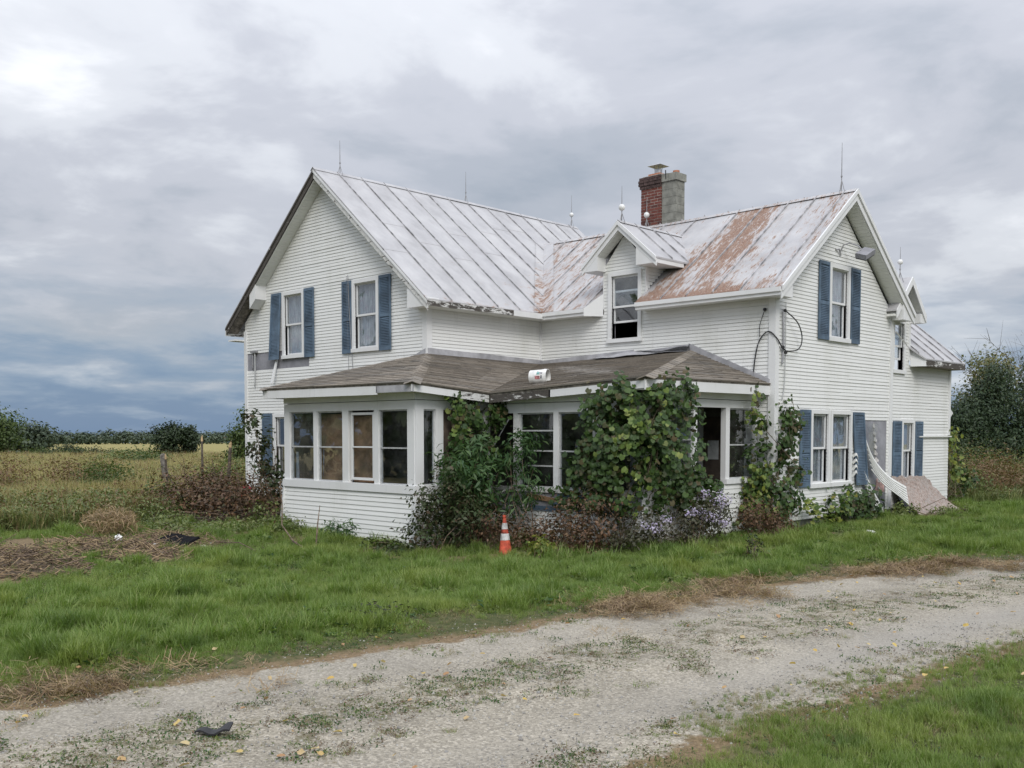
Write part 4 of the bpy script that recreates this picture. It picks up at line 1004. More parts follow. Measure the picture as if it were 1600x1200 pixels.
# ------------------------------------------------------------------ lightning rods
def rod(x, y, z, h_, ball, name='lightning_rod', hb=.42):
    mb = MB()
    for a in range(3):
        w = a*2.1+.4; mb.tube([(x+.085*math.cos(w), y+.085*math.sin(w), z-.05), (x, y, z+h_*.26)], .0075, 4)
    mb.tube([(x, y, z), (x, y, z+h_*.45), (x, y, z+h_)], [.011, .010, .004], 5)
    mb.lathe([(.004, 0), (.02, .01), (.02, .04), (.004, .05)], (x, y, z+h_*.30), 8)
    o = mb.build(name, M['rod'], house)
    if ball:
        mb = MB(); pr = [(max(.003, ball*math.sin(math.pi*i/8)), -ball*math.cos(math.pi*i/8)) for i in range(9)]; mb.lathe(pr, (x, y, z+h_*hb), 14); mb.build('glass_ball', M['ball'], o, smooth=True)
rod(AR, .44, AZ, .82, 0); rod(AR, 4.68, AZ, .84, 0); rod(AR, 9.15, AZ, .95, .066, hb=.38); rod(DX, 3.50, DZ, .80, .075, hb=.40)
rod(8.53, BR+.02, BZ, .76, .075, hb=.40); rod(13.81, BR, BZ, 1.08, 0); rod(WB+.08, EY-.28, EZ-.1, .80, .066, hb=.55)

# ------------------------------------------------------------------ flood light, wires, brackets
mb = MB(); mb.tube([(WB+.02, 6.42, 5.46), (WB+.10, 6.42, 5.62), (WB+.20, 6.50, 5.66), (WB+.34, 6.60, 5.60), (WB+.40, 6.66, 5.52)], .016, 5); fl = mb.build('flood_light', M['grey_metal'], house)
mb = MB(); mb.tube([(WB+.03, 6.20, 5.50), (WB+.06, 6.30, 5.52), (WB+.04, 6.42, 5.40)], .018, 5); mb.build('arm', M['grey_metal'], fl)
mb = MB(); T = Matrix.Translation((WB+.46, 6.72, 5.43)) @ Euler((R(28), R(18), 0)).to_matrix().to_4x4()
def bxT(mb, a, b, c, T):
    vv = [T @ V3((x, y, z)) for z in (-c, c) for y in (-b, b) for x in (-a, a)]
    mb.add(vv, [(0, 2, 3, 1), (4, 5, 7, 6), (0, 1, 5, 4), (2, 6, 7, 3), (0, 4, 6, 2), (1, 3, 7, 5)])
bxT(mb, .13, .19, .055, T); mb.build('lamp_head', M['wrap'], fl); mb = MB(); bxT(mb, .12, .18, .012, T @ Matrix.Translation((0, 0, -.068))); mb.build('lens', M['black'], fl)
def cable(pts, r, mat, name='cable'):
    mb = MB(); P_ = [V3(p) for p in pts]; out = []
    for i in range(len(P_)-1):
        a, b, c, d = P_[max(0, i-1)], P_[i], P_[i+1], P_[min(len(P_)-1, i+2)]
        for j in range(5):
            t = j/5; out.append(.5*((2*b)+(c-a)*t+(2*a-5*b+4*c-d)*t*t+(3*b-a-3*c+d)*t**3))
    out.append(P_[-1]); mb.tube(out, r, 5); return mb.build(name, M[mat], house, smooth=True)
xw = WB+.055
cable([(xw, 3.92, 4.00), (xw, 3.93, 3.2), (xw, 3.90, 2.9)], .020, 'grey_metal', 'conduit'); cable([(xw, 4.02, 4.16), (xw, 4.02, 3.2), (xw, 4.00, 2.5), (xw, 3.92, 2.2)], .010, 'alu', 'wire')
cable([(xw+.02, 3.97, 3.98), (xw+.12, 4.30, 3.75), (xw+.10, 4.52, 3.45), (xw+.10, 4.36, 3.22), (xw+.04, 4.02, 3.17), (xw+.04, 3.86, 3.22)], .013, 'black')
cable([(WB+.05, 3.86, 3.26), (WB+.06, D-.04, 3.42), (WB-.12, D-.06, 3.55), (WB-.32, D-.06, 3.36), (WB-.42, D-.06, 2.9), (WB-.44, D-.08, 2.4), (WB-.45, D-.3, 2.2), (WB-.40, D-.42, 1.4)], .014, 'black')
cable([(WB-.20, D-.05, 4.0), (WB-.30, D-.06, 3.7), (WB-.30, D-.06, 3.45)], .008, 'black', 'wire')
for p in ((xw+.02, 3.94, 3.98), (xw+.02, 3.88, 3.24), (xw+.03, 3.98, 3.14), (WB-.20, D-.05, 4.0)):
    mb = MB(); mb.lathe([(.02, -.03), (.036, -.02), (.036, .02), (.02, .03)], p, 8); mb.build('insulator', M['black'], house)
# meter bracket and stray downpipe on the gable wall
cable([(.42, -.05, 3.62), (.42, -.05, 3.2)], .018, 'rod', 'pipe_strap'); cable([(.55, -.06, 3.68), (.55, -.06, 3.10), (.52, -.06, 2.75)], .02, 'alu', 'conduit')
part('bracket', M['rod'], [(.38, .64, -.10, -.03, 3.64, 3.70)])
mb = MB(); mb.hexa([(1.52, -.22, 2.78), (1.60, -.22, 2.78), (1.64, -.08, 3.40), (1.57, -.08, 3.40)], [(1.52, -.18, 2.78), (1.60, -.18, 2.78), (1.64, -.05, 3.40), (1.57, -.05, 3.40)]); mb.build('loose_trim', M['trim'], house)
cable([(4.66, -.06, 5.25), (4.72, -.07, 4.4), (4.80, -.06, 3.4), (4.84, -.06, 2.9)], .009, 'rod', 'wire'); cable([(4.60, -.05, 5.23), (4.62, -.05, 4.2), (4.66, -.05, 2.95)], .006, 'rod', 'wire')
# torn corner: sheathing film, ripped foil, hanging siding strips
mb = MB()
for i in range(7):
    a, b = i/7, (i+1)/7
    f = lambda k, w: (WB+.03+.05*math.sin(k*6+w*2)+.05*w, 7.86+.42*w+.06*math.sin(k*4), 1.74-1.5*k)
    mb.add([f(a, 0), f(a, 1), f(b, 1), f(b, 0)], [(0, 1, 2, 3)])
mb.build('torn_film', M['film'], house, smooth=True, recalc=False)
mb = MB(); rr = random.Random(4)
for i in range(11):
    zt = 1.76-i*.16; y0 = 8.28+.05*i*.5+rr.uniform(-.04, .04); w_ = .10+.022*i
    mb.hexa([(WB+.012, y0, zt-.12), (WB+.05, y0+w_*.4, zt-.15), (WB+.02, y0+w_, zt-.10), (WB+.015, y0+.03, zt)], [(WB+.005, y0, zt-.12), (WB+.01, y0+w_*.4, zt-.15), (WB+.005, y0+w_, zt-.10), (WB+.005, y0+.03, zt)])
mb.build('torn_insulation', M['foil'], house)
part('hole', M['black'], [(WB+.002, WB+.012, 8.42, 8.56, .72, .92)]); mb = MB(); mb.hexa([(WB+.02, 8.42, .15), (WB+.06, 8.85, .10), (WB+.05, 8.8, .45), (WB+.02, 8.5, .42)], [(WB+.01, 8.42, .15), (WB+.02, 8.85, .10), (WB+.02, 8.8, .45), (WB+.01, 8.5, .42)]); mb.build('pink_insulation', m_plain('pink_insulation', (.55, .36, .33), .9, .3, 10), house)  # flat black plate stands for the torn opening, its shade put into colour
def ribbon(pts, w, name='loose_siding_strip'):
    mb = MB(); P_ = [V3(p) for p in pts]; out = []
    for i in range(len(P_)-1):
        a, b, c, d = P_[max(0, i-1)], P_[i], P_[i+1], P_[min(len(P_)-1, i+2)]
        for j in range(6):
            t = j/6; out.append(.5*((2*b)+(c-a)*t+(2*a-5*b+4*c-d)*t*t+(3*b-a-3*c+d)*t**3))
    out.append(P_[-1])
    for p, q in zip(out[:-1], out[1:]):
        t = (q-p).normalized(); s_ = t.cross(V3((1, 0, 0))).normalized()*w; s_ = s_ if s_.z > 0 else -s_; n = V3((.012, 0, 0))
        mb.hexa([p, q, q+s_, p+s_], [p+n*2, q+n*2, q+s_+n*.4, p+s_+n*.4])
    mb.build(name, M['siding'], house)
for i in range(7):
    j = i*.085
    ribbon([(WB+.05+.01*i, 7.74+.04*i, 1.36-j*1.4), (WB+.14+.02*i, 7.98+.05*i, .90-j*1.15), (WB+.30+.02*i, 8.42+.06*i, .48-j*.9), (WB+.46+.01*i, 9.10+.05*i-j*.55, .18-j*.75)], .058)
for i in range(4):
    ribbon([(WB+.06, 7.68+.02*i, .62-i*.1), (WB+.14, 7.95+.03*i, .18-i*.1), (WB+.24, 8.30+.03*i, -.28-i*.05)], .06)
for i in range(4):
    ribbon([(WB+.05, 7.14, .95-i*.15), (WB+.10, 7.20, 1.00-i*.13), (WB+.07, 7.34, .90-i*.13)], .06, 'bent_siding_end')

# ------------------------------------------------------------------ plants: builders
def unit(v): return v/np.maximum(1e-9, np.linalg.norm(v, axis=-1, keepdims=True))
def leaf_cards(C, size, nrm, rng, aspect=.55, fold=.18, droop=.5):
    """rhombic leaves: C (n,3) base points, nrm (n,3) facing; returns V (4n,3), F (n,4)"""
    n = len(C); size = np.broadcast_to(np.asarray(size, float), (n,))[:, None]
    t = rng.normal(size=(n, 3)); t[:, 2] -= droop; t -= (t*nrm).sum(1, keepdims=True)*nrm; t = unit(t); b = np.cross(nrm, t)
    V = np.stack([C, C+t*size*.5+b*size*aspect*.5+nrm*size*fold, C+t*size, C+t*size*.5-b*size*aspect*.5+nrm*size*fold], 1).reshape(-1, 3)
    return V, np.arange(4*n).reshape(n, 4)
def in_blobs(blobs, n, rng, shell=.55):
    """points through a set of ellipsoids (cx,cy,cz,rx,ry,rz[,weight]), denser towards the skin; also outward normals"""
    w = np.array([b[3]*b[4]*b[5]*(b[6] if len(b) > 6 else 1) for b in blobs])**.75; k = rng.choice(len(blobs), n, p=w/w.sum())
    B = np.array([b[:6] for b in blobs])[k]; d = unit(rng.normal(size=(n, 3))); r = shell+(1-shell)*rng.random(n)**.6
    r *= 1+.16*rng.normal(size=n)
    return B[:, :3]+d*B[:, 3:]*r[:, None], unit(d/B[:, 3:])
def foliage(name, mat, blobs, n, size, parent, rng, aspect=.55, up=.5, shell=.5, droop=.5, clump=0, kind='stuff', jit=.35):
    if clump:
        c, cn = in_blobs(blobs, max(1, n//clump), rng, shell); idx = rng.integers(0, len(c), n)
        rad = np.mean([np.mean(b[3:6]) for b in blobs])*.30
        P_ = c[idx]+rng.normal(size=(n, 3))*rad*np.array([1, 1, .7]); N_ = cn[idx]
    else: P_, N_ = in_blobs(blobs, n, rng, shell)
    P_[:, 2] = np.maximum(P_[:, 2], hgt(P_[:, 0], P_[:, 1])+.02)
    N_ = unit(N_+np.array([0, 0, up])+rng.normal(size=(n, 3))*jit*1.6)
    V, F = leaf_cards(P_, size*(.65+.7*rng.random(n)), N_, rng, aspect, droop=droop)
    o = np_obj(name, V, F, mat, parent)
    if kind: o['kind'] = kind
    return o
def stems(name, mat, base, blobs, n, r0, parent, rng, seg=4, bend=.12, spread=.2, r1=.25):
    mb = MB()
    T_, _ = in_blobs(blobs, n, rng, .1)
    for t in T_:
        b = np.array([base[0], base[1], 0.])+rng.normal(size=3)*[spread, spread, 0]; b[2] = hz(b[0], b[1])-.03
        L_ = np.linalg.norm(t-b); pts = []
        for i in range(seg+1):
            k = i/seg; p = b+(t-b)*k+rng.normal(size=3)*bend*L_*.3*math.sin(math.pi*k); p[2] += .12*L_*math.sin(math.pi*k)*.3; pts.append(p)
        mb.tube(pts, [r0*(1-(1-r1)*i/seg) for i in range(seg+1)], 4, cap=False)
    return mb.build(name, mat, parent, recalc=False)
def shrub(name, label, cat, base, blobs, n, size, mat, seed, group=None, nstem=9, r0=.012, stemmat='twig', **k):
    rng = np.random.default_rng(seed); e = empty(name, (base[0], base[1], hz(*base[:2])), label, cat, group)
    stems('stem', M[stemmat], base, blobs, nstem, r0, e, rng)
    foliage('foliage', M[mat], blobs, n, size, e, rng, **k); return e
# a lobed leaf, shared by all climbers
def grape_leaf_mesh(name, mat, seed):
    rr = random.Random(seed); n = 13; pts = [(0, 0, .02)]
    prof = [.12, .66, .78, .74, .90, .82, 1.02, .82, .90, .74, .78, .66, .12]
    for i, r_ in enumerate(prof):
        a = -math.pi*.93+i*(math.pi*1.86)/(n-1); r_ *= rr.uniform(.9, 1.1)*.55
        pts.append((r_*math.sin(a), r_*math.cos(a)+.12, -.10*r_*r_+rr.uniform(-.035, .035)))
    me = bpy.data.meshes.new(name); me.from_pydata(pts, [], [(0, i, i+1) for i in range(1, n)]); me.materials.append(M[mat]); return me
GL = {k: [grape_leaf_mesh('leaf_shape', k, i) for i in range(4)] for k in ('grape', 'grape_dark', 'yellowgreen')}
def leaf_matrix(p, nrm, size, rng):
    t = rng.normal(size=3)*.5; t[2] -= 1.0; t -= (t@nrm)*nrm; t /= np.linalg.norm(t); b = np.cross(t, nrm)
    m = Matrix((( b[0]*size, t[0]*size, nrm[0]*size, p[0]), (b[1]*size, t[1]*size, nrm[1]*size, p[1]), (b[2]*size, t[2]*size, nrm[2]*size, p[2]), (0, 0, 0, 1)))
    return m
def climber(name, label, base, blobs, n_all, size, seed, kinds=('grape',), n_single=300, group=None, out=(.7, -.7, .35), nstem=16, shell=.6):
    """grape-like vine: the foremost leaves are objects of their own, the mass behind them one part"""
    rng = np.random.default_rng(seed); e = empty(name, (base[0], base[1], hz(*base[:2])), label, 'vine', group)
    stems('stem', M['stem'], base, blobs, nstem, .016, e, rng, seg=6, bend=.25, spread=.12)
    nc = max(6, n_all//16); Cc, Nc = in_blobs(blobs, nc, rng, .25); ci = rng.choice(nc, n_all, p=(lambda q: q/q.sum())(rng.random(nc)**2+.02)); P_ = Cc[ci]+rng.normal(size=(n_all, 3))*[.075, .075, .11]; N_ = Nc[ci]; N_ = unit(N_*.7+np.array(out)*.8+rng.normal(size=P_.shape)*.45)
    dist = np.linalg.norm(P_-CAM, axis=1)-.45*(N_@unit(CAM-P_.mean(0)))+rng.normal(size=n_all)*.12; order = np.argsort(dist)
    for q, i in enumerate(order[:n_single]):
        kd = kinds[int(rng.integers(len(kinds)))]
        link('leaf', GL[kd][int(rng.integers(4))], e, leaf_matrix(P_[i], N_[i], size*rng.uniform(.5, 1.3), rng))
    rest = order[n_single:]
    if len(rest):
        proto = GL[kinds[0]][0]; pv = np.array([v.co[:] for v in proto.vertices]); pf = np.array([p.vertices[:] for p in proto.polygons])
        VV = []; FF = []
        for j, i in enumerate(rest):
            m = np.array(leaf_matrix(P_[i], N_[i], size*rng.uniform(.5, 1.2), rng)); VV.append(pv@m[:3, :3].T+m[:3, 3]); FF.append(pf+j*len(pv))
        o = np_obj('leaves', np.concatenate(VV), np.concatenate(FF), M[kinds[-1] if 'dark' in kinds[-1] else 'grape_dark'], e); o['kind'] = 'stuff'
    return e

# ---- climbing vines on the porch and the corner
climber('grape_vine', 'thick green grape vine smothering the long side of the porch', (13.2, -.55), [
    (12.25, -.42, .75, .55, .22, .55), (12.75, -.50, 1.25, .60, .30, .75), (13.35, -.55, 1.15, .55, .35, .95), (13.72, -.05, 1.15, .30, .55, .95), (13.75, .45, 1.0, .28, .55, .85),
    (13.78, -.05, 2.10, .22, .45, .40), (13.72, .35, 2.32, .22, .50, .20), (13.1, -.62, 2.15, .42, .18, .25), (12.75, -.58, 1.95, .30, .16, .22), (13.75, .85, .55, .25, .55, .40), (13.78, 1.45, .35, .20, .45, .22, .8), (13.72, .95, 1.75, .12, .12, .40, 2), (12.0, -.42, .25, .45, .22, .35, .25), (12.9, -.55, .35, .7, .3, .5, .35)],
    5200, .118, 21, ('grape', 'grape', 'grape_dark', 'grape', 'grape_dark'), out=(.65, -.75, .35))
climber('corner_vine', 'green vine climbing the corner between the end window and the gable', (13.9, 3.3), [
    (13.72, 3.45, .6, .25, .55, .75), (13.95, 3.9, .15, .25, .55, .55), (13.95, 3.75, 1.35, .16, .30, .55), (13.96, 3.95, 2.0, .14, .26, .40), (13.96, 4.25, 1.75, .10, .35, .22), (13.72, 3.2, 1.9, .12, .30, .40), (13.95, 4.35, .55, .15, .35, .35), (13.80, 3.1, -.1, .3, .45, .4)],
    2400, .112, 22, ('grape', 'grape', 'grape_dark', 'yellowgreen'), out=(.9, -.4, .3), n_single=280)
climber('doorway_vine', 'dark green vine hanging over the porch door beside the narrow window', (9.95, -.9), [
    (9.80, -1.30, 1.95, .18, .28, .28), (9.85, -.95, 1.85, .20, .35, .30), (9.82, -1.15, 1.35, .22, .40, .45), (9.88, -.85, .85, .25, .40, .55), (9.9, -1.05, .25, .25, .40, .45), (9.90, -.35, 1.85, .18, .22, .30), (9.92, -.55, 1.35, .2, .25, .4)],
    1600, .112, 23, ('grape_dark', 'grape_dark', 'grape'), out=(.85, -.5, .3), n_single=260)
climber('low_vine', 'low sprawling vine at the foot of the gable below the paired windows', (14.2, 6.6), [
    (14.15, 6.0, -.15, .3, .6, .30), (14.2, 6.9, .02, .28, .55, .36), (14.2, 7.5, -.15, .25, .40, .28), (14.15, 5.1, -.22, .2, .45, .22)],
    900, .112, 24, ('grape', 'grape_dark', 'grape', 'yellowgreen'), out=(.7, -.4, .6), n_single=240)
climber('yellowing_vine', 'yellow green vine trailing off the rear corner of the house', (13.6, 13.2), [
    (13.7, 13.20, 1.25, .15, .25, .45), (13.75, 13.45, .75, .18, .32, .35), (13.8, 13.75, .35, .2, .35, .3), (13.7, 13.05, 1.75, .1, .14, .2), (13.9, 14.2, .15, .3, .5, .2, .6)],
    380, .13, 25, ('yellowgreen', 'yellowgreen', 'grape'), out=(.8, -.2, .4), n_single=170)

# ---- shrubs and weeds along the house
shrub('leafy_shrub', 'dark leafy shrub growing at the corner of the porch bay', 'shrub', (10.25, -2.45), [(10.2, -2.35, .05, .30, .35, .60), (10.35, -2.05, .30, .32, .32, .62), (10.1, -2.55, -.35, .30, .30, .35), (10.55, -1.85, -.1, .4, .4, .5)], 2300, .085, 'darkleaf', 31, nstem=16, clump=16, up=.6)
shrub('pinnate_sapling', 'sapling with long drooping leaflets in front of the porch door', 'sapling', (10.3, -1.6), [(10.05, -1.55, .75, .28, .30, .55), (10.25, -1.85, .95, .30, .25, .25), (10.3, -1.1, .55, .35, .40, .60), (10.05, -1.0, 1.2, .25, .35, .45)], 1700, .17, 'sumac', 32, nstem=14, clump=14, aspect=.24, droop=1.1)
shrub('pinnate_sapling', 'slender sapling with feathery leaflets before the barred porch window', 'sapling', (11.0, -.8), [(10.55, -.65, 1.0, .25, .2, .35), (10.9, -.65, 1.25, .35, .2, .25), (11.0, -.7, .55, .38, .22, .45), (10.7, -.75, .15, .35, .25, .35)], 900, .16, 'sumac', 33, nstem=10, clump=12, aspect=.22, droop=1.0)
shrub('dead_weeds', 'tangle of brown dead weeds under the barred porch window', 'weeds', (12.4, -1.0), [(11.6, -.9, -.35, .55, .35, .35), (12.4, -.85, -.15, .5, .35, .45), (12.9, -.95, -.05, .45, .35, .55), (12.9, -1.3, -.35, .5, .3, .3)], 2600, .07, 'brownleaf', 34, nstem=60, r0=.006, clump=12)
shrub('dead_weeds', 'withered brown weeds standing below the doorway vine', 'weeds', (10.9, -1.3), [(10.6, -1.3, -.35, .5, .4, .35), (11.3, -1.2, -.4, .4, .35, .3), (10.3, -.9, -.2, .3, .4, .4)], 1500, .065, 'brownleaf', 35, nstem=45, r0=.005, clump=12)
shrub('dry_bush', 'brownish dry bush between the asters and the corner vine', 'bush', (14.25, 2.5), [(14.1, 2.45, -.10, .28, .38, .40), (14.4, 2.95, -.25, .28, .38, .25)], 1500, .06, 'brownleaf', 36, nstem=30, r0=.006, clump=14)
def asters():
    rng = np.random.default_rng(37); bl = [(13.75, -.35, -.20, .45, .45, .38), (14.05, .45, -.10, .40, .50, .45), (14.0, 1.15, .02, .35, .45, .42), (13.6, -.85, -.35, .35, .35, .28)]
    e = empty('aster_bush', (13.9, .3, hz(13.9, .3)), 'bush of pale purple asters blooming in front of the porch end', 'bush')
    stems('stem', M['twig'], (13.9, .3, 0), bl, 70, .006, e, rng, spread=.35)
    foliage('foliage', M['asterleaf'], bl, 3200, .065, e, rng, clump=14, shell=.3)
    heads = [(13.98, -.55, -.12, .14, .20, .11), (14.0, -.25, .02, .12, .16, .10), (14.15, .35, .12, .18, .28, .12), (14.2, .75, .0, .16, .22, .12), (14.15, 1.2, .30, .18, .30, .20), (14.05, 1.35, .12, .16, .22, .16), (14.3, 1.05, -.10, .14, .2, .12), (13.95, .95, .42, .14, .16, .12), (13.9, -.75, -.05, .08, .12, .1)]
    V = []; F = []
    P_, N_ = in_blobs(heads, 620, rng, .2); N_ = unit(N_+np.array([.45, -.35, .6])+rng.normal(size=P_.shape)*.3); pet = 7; b0 = 0
    for p, n in zip(P_, N_):
        a = np.cross(n, [.3, .2, .9]); a /= np.linalg.norm(a); b = np.cross(n, a); r = rng.uniform(.016, .026)
        ring = [p+(a*math.cos(w)+b*math.sin(w))*r*(1 if i % 2 else .55)-n*.004*(i % 2) for i, w in enumerate(np.linspace(0, 2*math.pi, 12, endpoint=False))]
        V += [p+n*.004]+ring; F += [(b0, b0+1+i, b0+1+(i+1) % 12) for i in range(12)]; b0 += 13
    o = np_obj('flowers', np.array(V), np.array(F), M['aster'], e); o['kind'] = 'stuff'
asters()
shrub('bronze_sapling', 'thin sapling with dark bronze leaves against the gable wall', 'sapling', (3.4, -1.4), [(2.45, -1.3, 1.75, .25, .2, .28), (2.65, -1.3, 1.25, .25, .2, .30), (2.95, -1.3, .80, .30, .25, .30), (3.2, -1.3, .35, .34, .28, .32), (3.05, -1.2, 1.55, .45, .15, .10, .6), (3.35, -1.3, -.15, .36, .3, .32)], 800, .13, 'darkleaf', 38, nstem=14, clump=7)
shrub('green_weeds', 'low green weeds by the left foot of the porch bay', 'weeds', (5.6, -2.9), [(5.3, -2.7, -.25, .4, .35, .30), (6.3, -2.85, -.45, .45, .25, .18), (5.9, -3.2, -.5, .7, .4, .15)], 900, .08, 'meadow_green', 39, nstem=10, clump=10)
shrub('dark_fern', 'small dark fern against the white porch skirting', 'fern', (7.75, -2.75), [(7.7, -2.72, -.45, .35, .16, .22), (8.1, -2.7, -.42, .25, .15, .22)], 380, .12, 'sumac', 40, nstem=12, r0=.006, aspect=.25)
shrub('low_weeds', 'low leafy weeds below the corner of the porch bay', 'weeds', (9.3, -2.9), [(9.3, -2.80, -.66, .4, .2, .14), (9.8, -2.95, -.62, .35, .25, .18)], 420, .08, 'darkleaf', 41, nstem=10, clump=10)
shrub('pale_weed', 'pale yellow green weed beside the traffic cone', 'weed', (12.55, -1.9), [(12.5, -1.85, -.45, .20, .22, .18)], 160, .09, 'yellowgreen', 42, nstem=6)
shrub('blue_chicory', 'dark clump of chicory at the edge of the lawn', 'plant', (15.9, -8.0), [(15.75, -7.9, -.46, .22, .34, .12)], 260, .055, 'darkleaf', 43, nstem=24, r0=.004, clump=8)
shrub('dark_weed', 'dark upright weed standing in the lawn near the gravel', 'weed', (15.9, -.6), [(15.9, -.6, -.25, .15, .18, .25)], 160, .05, 'darkleaf', 44, nstem=14, r0=.004)

# ---- brush pile, mulch heaps, straw
def twig_heap(name, label, c, a, b, hh, n, seed, leafn=0, leafmat='brownleaf', lens=(.5, 1.4), rad=.009, leafsize=.085, mats=('twig', 'twig_pale')):
    rng = np.random.default_rng(seed); e = empty(name, (c[0], c[1], hz(*c)), label, 'brush pile'); parts_ = [MB(), MB()]
    for i in range(n):
        r = math.sqrt(rng.random()); w = rng.random()*2*math.pi; x = c[0]+a*r*math.cos(w); y = c[1]+b*r*math.sin(w)
        zt = hz(x, y)+hh*(1-r**1.7)*rng.random(); L_ = rng.uniform(*lens); az = rng.random()*2*math.pi; el = rng.normal()*.28
        d = np.array([math.cos(az)*math.cos(el), math.sin(az)*math.cos(el), math.sin(el)])*L_; p = np.array([x, y, zt+.02])-d/2
        pts = [p, p+d*.5+rng.normal(size=3)*.05*L_, p+d]
        for q in pts: q[2] = max(q[2], hz(q[0], q[1])+.006)
        parts_[i % 2].tube(pts, [rad*rng.uniform(.6, 1.5)]*3, 4, cap=False)
    for m, mt in zip(parts_, mats): tag(m.build('twigs', M[mt], e, recalc=False), kind='stuff')
    N_ = 18; mb = MB(); gridv = []
    for i in range(N_+1):
        for j in range(N_+1):
            u, v = i/N_*2-1, j/N_*2-1; r = math.hypot(u, v); x, y = c[0]+a*u, c[1]+b*v
            gridv.append((x, y, hz(x, y)-.05+max(0, hh*.55*(1-r**1.6))*(.8+.2*math.sin(i*1.9+j*2.7))))
    mb.add(gridv, [(i*(N_+1)+j, (i+1)*(N_+1)+j, (i+1)*(N_+1)+j+1, i*(N_+1)+j+1) for i in range(N_) for j in range(N_)]); mb.build('heap_core', M['earth'], e, smooth=True)
    if leafn: foliage('withered_leaves', M[leafmat], [(c[0], c[1], hz(*c)+hh*.45, a*.9, b*.9, hh*.55)], leafn, leafsize, e, rng, clump=10, shell=.4)
    return e
twig_heap('brush_pile', 'large pile of cut brush with withered brown leaves beside the house', (3.0, -2.7), 1.75, 1.2, .95, 330, 51, 9000, lens=(.6, 1.8), rad=.009, mats=('twig', 'bark'))
pile = [o for o in COL.objects if o.name == 'brush_pile'][0]; mb = MB(); rr = random.Random(12)
for i in range(16):
    x, y = 3.0+rr.uniform(-1.2, 1.5), -2.6+rr.uniform(-.7, .7); z = hz(x, y)+.2; dx, dy, L_ = rr.uniform(-.6, .5), rr.uniform(-.4, .4), rr.uniform(.7, 1.35)
    p1 = (x+dx*.5, y+dy*.5, z+L_*.55); mb.tube([(x, y, z), p1, (x+dx+.1, y+dy, z+L_)], [.013, .010, .004], 5, cap=False)
    for k in range(3): q = (x+dx*(.5+.15*k), y+dy*(.5+.15*k), z+L_*(.55+.13*k)); mb.tube([q, (q[0]+rr.uniform(-.25, .25), q[1]+rr.uniform(-.2, .2), q[2]+rr.uniform(.05, .25))], [.006, .002], 4, cap=False)
mb.build('branches', M['twig'], pile, recalc=False)
twig_heap('mulch_heap', 'brown heap of raked stalks at the edge of the lawn', (8.0, -8.95), 1.7, 1.0, .34, 700, 52, lens=(.2, .6), rad=.006)
twig_heap('mulch_heap', 'flat brown heap of dead stalks in front of the straw clump', (7.1, -6.9), 2.0, .95, .18, 700, 53, lens=(.2, .7), rad=.006, mats=('twig_pale', 'twig'))
twig_heap('mulch_heap', 'thin scatter of dead stalks and litter before the brush pile', (6.2, -5.3), 1.5, .9, .10, 420, 54, lens=(.2, .6), rad=.005, mats=('twig_pale', 'twig'))
shrub('straw_clump', 'pale dry straw clump behind the mulch heap', 'plant', (4.9, -6.0), [(4.9, -6.0, -.25, .45, .55, .30)], 1400, .20, 'drystraw', 55, nstem=120, r0=.004, aspect=.06, droop=-.9, stemmat='twig_pale')
shrub('pile_shrub', 'dark green bush at the far end of the brush pile', 'bush', (.8, -3.0), [(1.0, -3.0, -.15, .6, .45, .38), (1.6, -3.3, -.25, .5, .4, .30)], 1900, .08, 'tree_mid', 56, clump=14)
shrub('fern_patch', 'patch of green ferny weeds in front of the brush pile', 'weeds', (4.6, -4.6), [(4.5, -4.6, -.42, .9, .5, .18), (3.3, -4.2, -.35, .8, .4, .22), (5.6, -4.1, -.45, .6, .4, .18)], 2200, .09, 'meadow_green', 57, clump=12, nstem=14, aspect=.35)
def stake(x, y, h_, r_, lean, label, name='cut_stake', mat='bark', tip=True):
    e = empty(name, (x, y, hz(x, y)), label, 'stake'); z0 = hz(x, y)-.1; top = V3((x+lean[0], y+lean[1], z0+h_))
    mb = MB(); mb.tube([(x, y, z0), tuple(V3((x, y, z0)).lerp(top, .5)+V3((.01, .01, 0))), tuple(top)], [r_*1.1, r_, r_*.9], 7); mb.build('trunk', M[mat], e)
    if tip: mb = MB(); d = (top-V3((x, y, z0))).normalized(); mb.tube([tuple(top), tuple(top+d*.10), tuple(top+d*.16+V3((.02, 0, 0)))], [r_*.92, r_*.8, r_*.2], 7); mb.build('cut_face', M['cutwood'], e)
stake(1.0, -1.9, 1.9, .03, (-.15, .1), 'tall thin stake with a pale cut tip above the brush pile'); stake(1.6, -1.6, 1.75, .045, (.1, .1), 'thick grey stake with a pale cut end nearest the house'); stake(.2, -2.4, 1.45, .03, (.1, -.1), 'short leaning stake with a yellow cut tip in the brush pile'); stake(.9, -2.2, 1.25, .02, (-.5, -.4), 'bare dark branch slanting out of the brush pile', tip=False, name='bare_branch')
e = empty('fence_post', (-8.4, 1.95, hz(-8.4, 1.95)), 'grey leaning wooden fence post standing in the meadow', 'post'); mb = MB(); T = Matrix.Translation((-8.4, 1.95, hz(-8.4, 1.95)-.1)) @ Euler((0, R(-12), 0)).to_matrix().to_4x4()
vv = [T @ V3((x, y, z)) for z in (0, 1.38) for x, y in ((-.09, -.07), (.09, -.07), (.09, .07), (-.09, .07))]; mb.hexa(vv[:4], vv[4:]); mb.build('post_shaft', M['wood'], e)
mb = MB(); vv = [T @ V3((x, y, z)) for z, s_ in ((1.38, 1), (1.43, .55)) for x, y in ((-.09*s_, -.07*s_), (.09*s_, -.07*s_), (.09*s_, .07*s_), (-.09*s_, .07*s_))]; mb.hexa(vv[:4], vv[4:]); mb.build('weathered_top', M['wood'], e)
